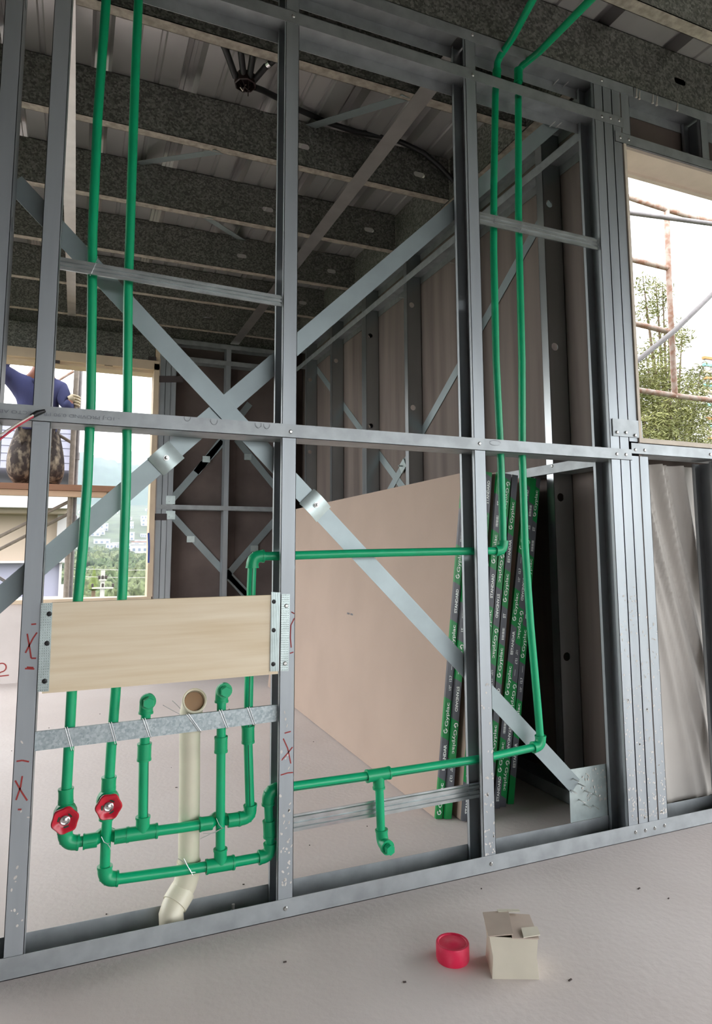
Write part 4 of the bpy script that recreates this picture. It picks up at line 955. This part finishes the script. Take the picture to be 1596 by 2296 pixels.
ridge('hills', 'mount', 900, 40, pA, 5, 3, 5.0)
yC = 1800.0
pC = [(-700, rz(178, 1018, yC)[1]), rz(178, 1022, yC), rz(220, 1020, yC), rz(250, 1024, yC), rz(300, 1012, yC), rz(340, 1030, yC), (1100, rz(340, 1040, yC)[1])]
ridge('hills', 'mountfar', 1600, 40, pC, 2, 5, 12.0)
# houses on the far slope
hr = np.random.default_rng(11)
def house(x, y, w_, d_, h, m_='house', roof=None, label=None, group='white houses on the far slope', win=3, zb=None):
    z = gz(x, y)-.5 if zb is None else zb; t = thing('hillside_house', (x, y, z), label or 'small white house on the far slope above the valley trees', 'house', group)
    b = MB(); b.box(x-w_/2, y, z, x+w_/2, y+d_, z+h)
    b.build('wall', m_, t)
    b = MB(); b.box(x-w_/2-.2, y-.2, z+h, x+w_/2+.2, y+d_+.2, z+h+.35); b.build('roof', roof or m_, t)
    for fl in range(max(1, int(h//3))):
        for k in range(win):
            xa = x-w_/2+w_*(k+.25)/win; b = MB(); b.box(xa, y-.06, z+1.0+3*fl, xa+w_*.45/win, y+.05, z+2.3+3*fl); b.build('window', 'housewin', t)
for i in range(46):
    y = hr.uniform(425, 600); x = hr.uniform(-.02, .15)*y+ hr.uniform(-4, 4)
    house(x, y, hr.uniform(5, 11), 6, hr.choice([3, 3.5, 6]), win=int(hr.integers(2, 5)))
for i in range(10):
    y = hr.uniform(700, 900); house(hr.uniform(.0, .13)*y, y, hr.uniform(6, 11), 6, 3, win=2, label='small white house high on the hillside beyond the town', group='white houses high on the hillside')
q = P(313, 1228, y=330); house(q[0], 330, 7.5, 8, 4.0, label='white flat-roofed house among the trees at the right of the rear window', group=None, win=3, zb=q[2]-2.6)
q = P(317, 1218, y=370); house(q[0], 370, 9, 8, 3.0, 'house', 'houseroof', 'house with a clay roof behind the white flat-roofed one', None, 2, q[2]-2.4)
q = P(240, 1287, y=190); house(q[0], 190, 5.2, 8, 3.0, label='long white roof behind the utility pole', group=None, win=1, zb=q[2]-2.2)
q = P(199, 1306, y=150); house(q[0], 150, 4.4, 8, 3.0, label='white house with one window just right of the leftmost pipe', group=None, win=1, zb=q[2]-1.8)
# valley trees
def crown_mesh(name, m_, seed):
    r_ = np.random.default_rng(seed); b = MB(); nu, nv = 22, 14; vs = []
    ph = r_.uniform(0, 6, 6)
    for j in range(nv+1):
        for i in range(nu):
            t, p = 2*math.pi*i/nu, math.pi*j/nv; rr = 1+.18*math.sin(3*t+ph[0])*math.sin(2*p+ph[1])+.16*math.sin(5*t+ph[2]+3*p)+r_.uniform(-.13, .13)
            vs.append((rr*math.sin(p)*math.cos(t), rr*math.sin(p)*math.sin(t), rr*math.cos(p)*.9+1.0))
    b.add(vs, [(j*nu+i, (j+1)*nu+i, (j+1)*nu+(i+1) % nu, j*nu+(i+1) % nu) for j in range(nv) for i in range(nu)], 0, True)
    return b.mesh(name, m_)
CR = [crown_mesh('crown', m_, s_) for m_, s_ in (('treegreen', 1), ('treegreen2', 2), ('treegreen', 3), ('treegreen2', 4))]
b = MB(); b.tube([(0, 0, -1.4), (0, 0, .8)], [.14, .10], 8); TRK = b.mesh('trunk', 'bark')
spots_ = []
for i in range(900):
    y = 55+355*hr.uniform(0, 1)**1.2; x = hr.uniform(-.03, .16)*y+hr.uniform(-2.5, 2.5); s_ = hr.uniform(1.5, 2.6)*(1 if y < 200 else 1.3); z = gz(x, y)+.5
    if len(spots_) >= 210 or any((x-a_)**2+(y-b_)**2 < ((s_+c_)*1.0)**2 for a_, b_, c_ in spots_): continue
    spots_.append((x, y, s_)); tone_ = ('dark green', 'olive green')[len(spots_) % 2]; band_ = 'close below the rear window' if y < 120 else ('half way across the valley' if y < 230 else 'at the foot of the white houses')
    t = thing('valley_tree', (x, y, z), 'rounded %s tree %s' % (tone_, band_), 'tree', '%s trees %s' % (tone_, band_))
    for nm, me in (('crown', CR[(len(spots_) % 2)+2*(i % 2)]), ('trunk', TRK)):
        o = bpy.data.objects.new(nm, me); COL.objects.link(o); o.parent = t
    t.scale = (s_, s_, s_*hr.uniform(.8, 1.15)); t.rotation_euler = (0, 0, hr.uniform(0, 6))
q = P(211, 1290, y=44); t = thing('conifer', (q[0], 44, q[2]-1), 'pointed light green conifer left of the utility pole', 'tree')
b = MB(); b.lathe([(.0, 0), (.34, .15), (.30, .45), (.25, .5), (.20, .85), (.16, .9), (.09, 1.3), (0, 1.6)], wloc(t), Z, 12, scal=lambda a: 1+.15*math.sin(5*a)); b.build('crown', 'treelight', t)
b = MB(); b.tube([wloc(t)-Z*3, wloc(t)+Z*.6], .12, 8); b.build('trunk', 'bark', t)
# utility pole and wires
yU = 30.0; q = P(230, 1340, y=yU); qt = P(231, 1279, y=yU)
up = thing('utility_pole', (q[0], yU, q[2]-4), 'concrete utility pole with two crossarms seen through the rear window', 'pole')
b = MB(); b.tube([(q[0], yU, q[2]-5), (qt[0], yU, qt[2])], [.13, .09], 10); b.build('post', 'pole', up)
for (py, hw) in ((1318, 24), (1300, 8)):
    a, c = P(230-hw, py+.5, y=yU-.1), P(230+hw, py, y=yU-.1); b = MB(); b.bar(a, c, Z, .07, .07); ca = b.build('crossarm', 'pole', up)
    for u in (0.02, .5, .98):
        b = MB(); qq = a+(c-a)*u; b.lathe([(.03, 0), (.06, .05), (.04, .08), (.06, .12), (.02, .17)], qq+Z*.03, Z, 8); b.build('insulator', 'boot', ca)
for k, py in enumerate((1276, 1293)):
    a, c = P(150, py-1, y=yU), P(420, py+1, y=yU); b = MB(); b.tube([a, (a+c)/2-Z*.05, c], .012, 6); b.build('power_line', 'pole', None, label=('upper power line crossing the rear window view', 'lower power line crossing the rear window view')[k], cat='wire')

# ------------------------------------------------------------------ outside the right window: scaffold and willow
YW = 1.05
def W(px, py, y=YW): return P(px, py, y=y)
tube_thing('scaffold_pole', 'scaff', [W(1494, 468), W(1500, 640), W(1513, 892)], .0165, 'peeling pinkish scaffold upright outside the right window', 'scaffold')
tube_thing('scaffold_rail', 'scaff', [W(1385, 432), W(1420, 446), W(1494, 470), W(1560, 489), W(1640, 505)], .0165, 'topmost peeling scaffold rail outside the right window', 'scaffold')
tube_thing('scaffold_rail', 'scaffgrey', [W(1385, 474, .9), W(1418, 478, .9), W(1500, 489, .9), W(1640, 508, .9)], .0135, 'grey scaffold rail just below the topmost one outside the right window', 'scaffold')
tube_thing('scaffold_rail', 'scaff', [W(1390, 575), W(1425, 584), W(1500, 602)], .0160, 'short scaffold rail second from the top outside the right window', 'scaffold')
tube_thing('scaffold_rail', 'scaff', [W(1390, 720), W(1430, 727), W(1503, 745)], .0160, 'short scaffold rail meeting the diagonal outside the right window', 'scaffold')
tube_thing('scaffold_rail', 'scaff', [W(1390, 868), W(1438, 876), W(1520, 888), W(1640, 903)], .0160, 'lowest scaffold rail outside the right window', 'scaffold')
tube_thing('scaffold_brace', 'scaffgrey', [W(1390, 838, .98), W(1436, 803, .98), W(1515, 739, .98), W(1600, 656, .98), W(1640, 615, .98)], .0150, 'grey diagonal scaffold brace outside the right window', 'scaffold')
wt = thing('willow_tree', (W(1480, 950, 5.0)[0], 5.0, -6), 'pale green willow-like tree outside the right window behind the scaffold', 'tree')
tb = wloc(wt); tr_ = np.random.default_rng(5)
tops = []
b = MB(); b.tube([tb, tb+np.array([.1, 0, 4]), tb+np.array([.15, 0, 7.6])], [.16, .12, .05], 10); b.build('trunk', 'bark', wt)
tops = []; NS = 1150
ctr = [W(1448, 700, 5.0), W(1475, 690, 5.1), W(1500, 760, 5.0), W(1450, 830, 4.9), W(1480, 900, 5.0), W(1530, 760, 5.2), W(1545, 900, 5.1), W(1440, 960, 4.9), W(1500, 980, 5.0), W(1550, 960, 5.1), W(1470, 1060, 5.0), W(1530, 1080, 5.0), W(1450, 1150, 5.0), W(1560, 1180, 5.1), W(1500, 1250, 5.0), W(1400, 880, 5.2), W(1400, 1050, 5.0), W(1442, 640, 5.0), W(1470, 640, 5.1), W(1486, 655, 5.0), W(1572, 850, 5.2)]
rad = [.20, .16, .30, .42, .55, .16, .38, .55, .60, .42, .70, .62, .8, .7, .9, .6, .8, .16, .12, .16, .22]
bn = MB()
for c, r_ in zip(ctr, rad):
    base = tb+np.array([.12, 0, max(1.0, (c[2]-tb[2])*.72)]); bn.tube([base, (base+c)/2+Z*.15, c+Z*r_*.6], [.035, .02, .006], 6, cap=False)
bn.build('branches', 'bark', wt)
vs, fs = [], []
wts = np.array(rad)**2; wts /= wts.sum()
for i in range(38000):
    k = tr_.choice(len(ctr), p=wts); d_ = tr_.normal(size=3); d_ /= np.linalg.norm(d_); p = ctr[k]+d_*rad[k]*tr_.uniform(.25, 1.0)**.6*np.array([1, 1, 1.05])
    ln = tr_.uniform(.05, .095); wd = tr_.uniform(.006, .011); a = unit(np.array([tr_.normal(0, .8), tr_.normal(0, .8), tr_.uniform(-.5, 1.0)])); s_ = unit(np.cross(a, tr_.normal(size=3)))
    o_ = len(vs); m1 = p+a*ln*.5+np.cross(a, s_)*ln*.08
    vs += [p, m1-s_*wd, p+a*ln, m1+s_*wd]; fs += [(o_, o_+1, o_+2, o_+3)]
b = MB(); b.add(vs, fs); b.build('foliage', 'leaf', wt, kind='stuff')
nb2 = thing('distant_building', (W(1680, 1000, 40)[0], 40, -6), 'distant building with orange and teal bands at the right photo edge', 'building')
xa = P(1586, 900, y=40)[0]
b = MB(); b.box(xa+.2, 40.1, -6, xa+12, 48, P(1590, 795, y=40)[2]); b.build('wall', 'bldwhite', nb2)
for i in range(14):
    z1 = P(1590, 800+15*i, y=40)[2]; b = MB(); b.box(xa, 40, z1-.22, xa+12, 40.3, z1); b.build('band', ('orange', 'teal', 'bldbeige')[i % 3], nb2)

# thin haze lying over the valley
hm = bpy.data.materials.new('valley_haze'); hm.use_nodes = True; ht_ = hm.node_tree; ht_.nodes.clear()
ho = ht_.nodes.new('ShaderNodeOutputMaterial'); hv = ht_.nodes.new('ShaderNodeVolumeScatter'); hv.inputs['Color'].default_value = (.62, .78, 1, 1); hv.inputs['Density'].default_value = .0003
ht_.links.new(hv.outputs[0], ho.inputs['Volume'])
b = MB(); b.box(-900, 52, -40, 1300, 2300, 420); b.build('haze', hm, None, label='thin bluish haze lying over the valley and hills', cat='haze', kind='stuff')
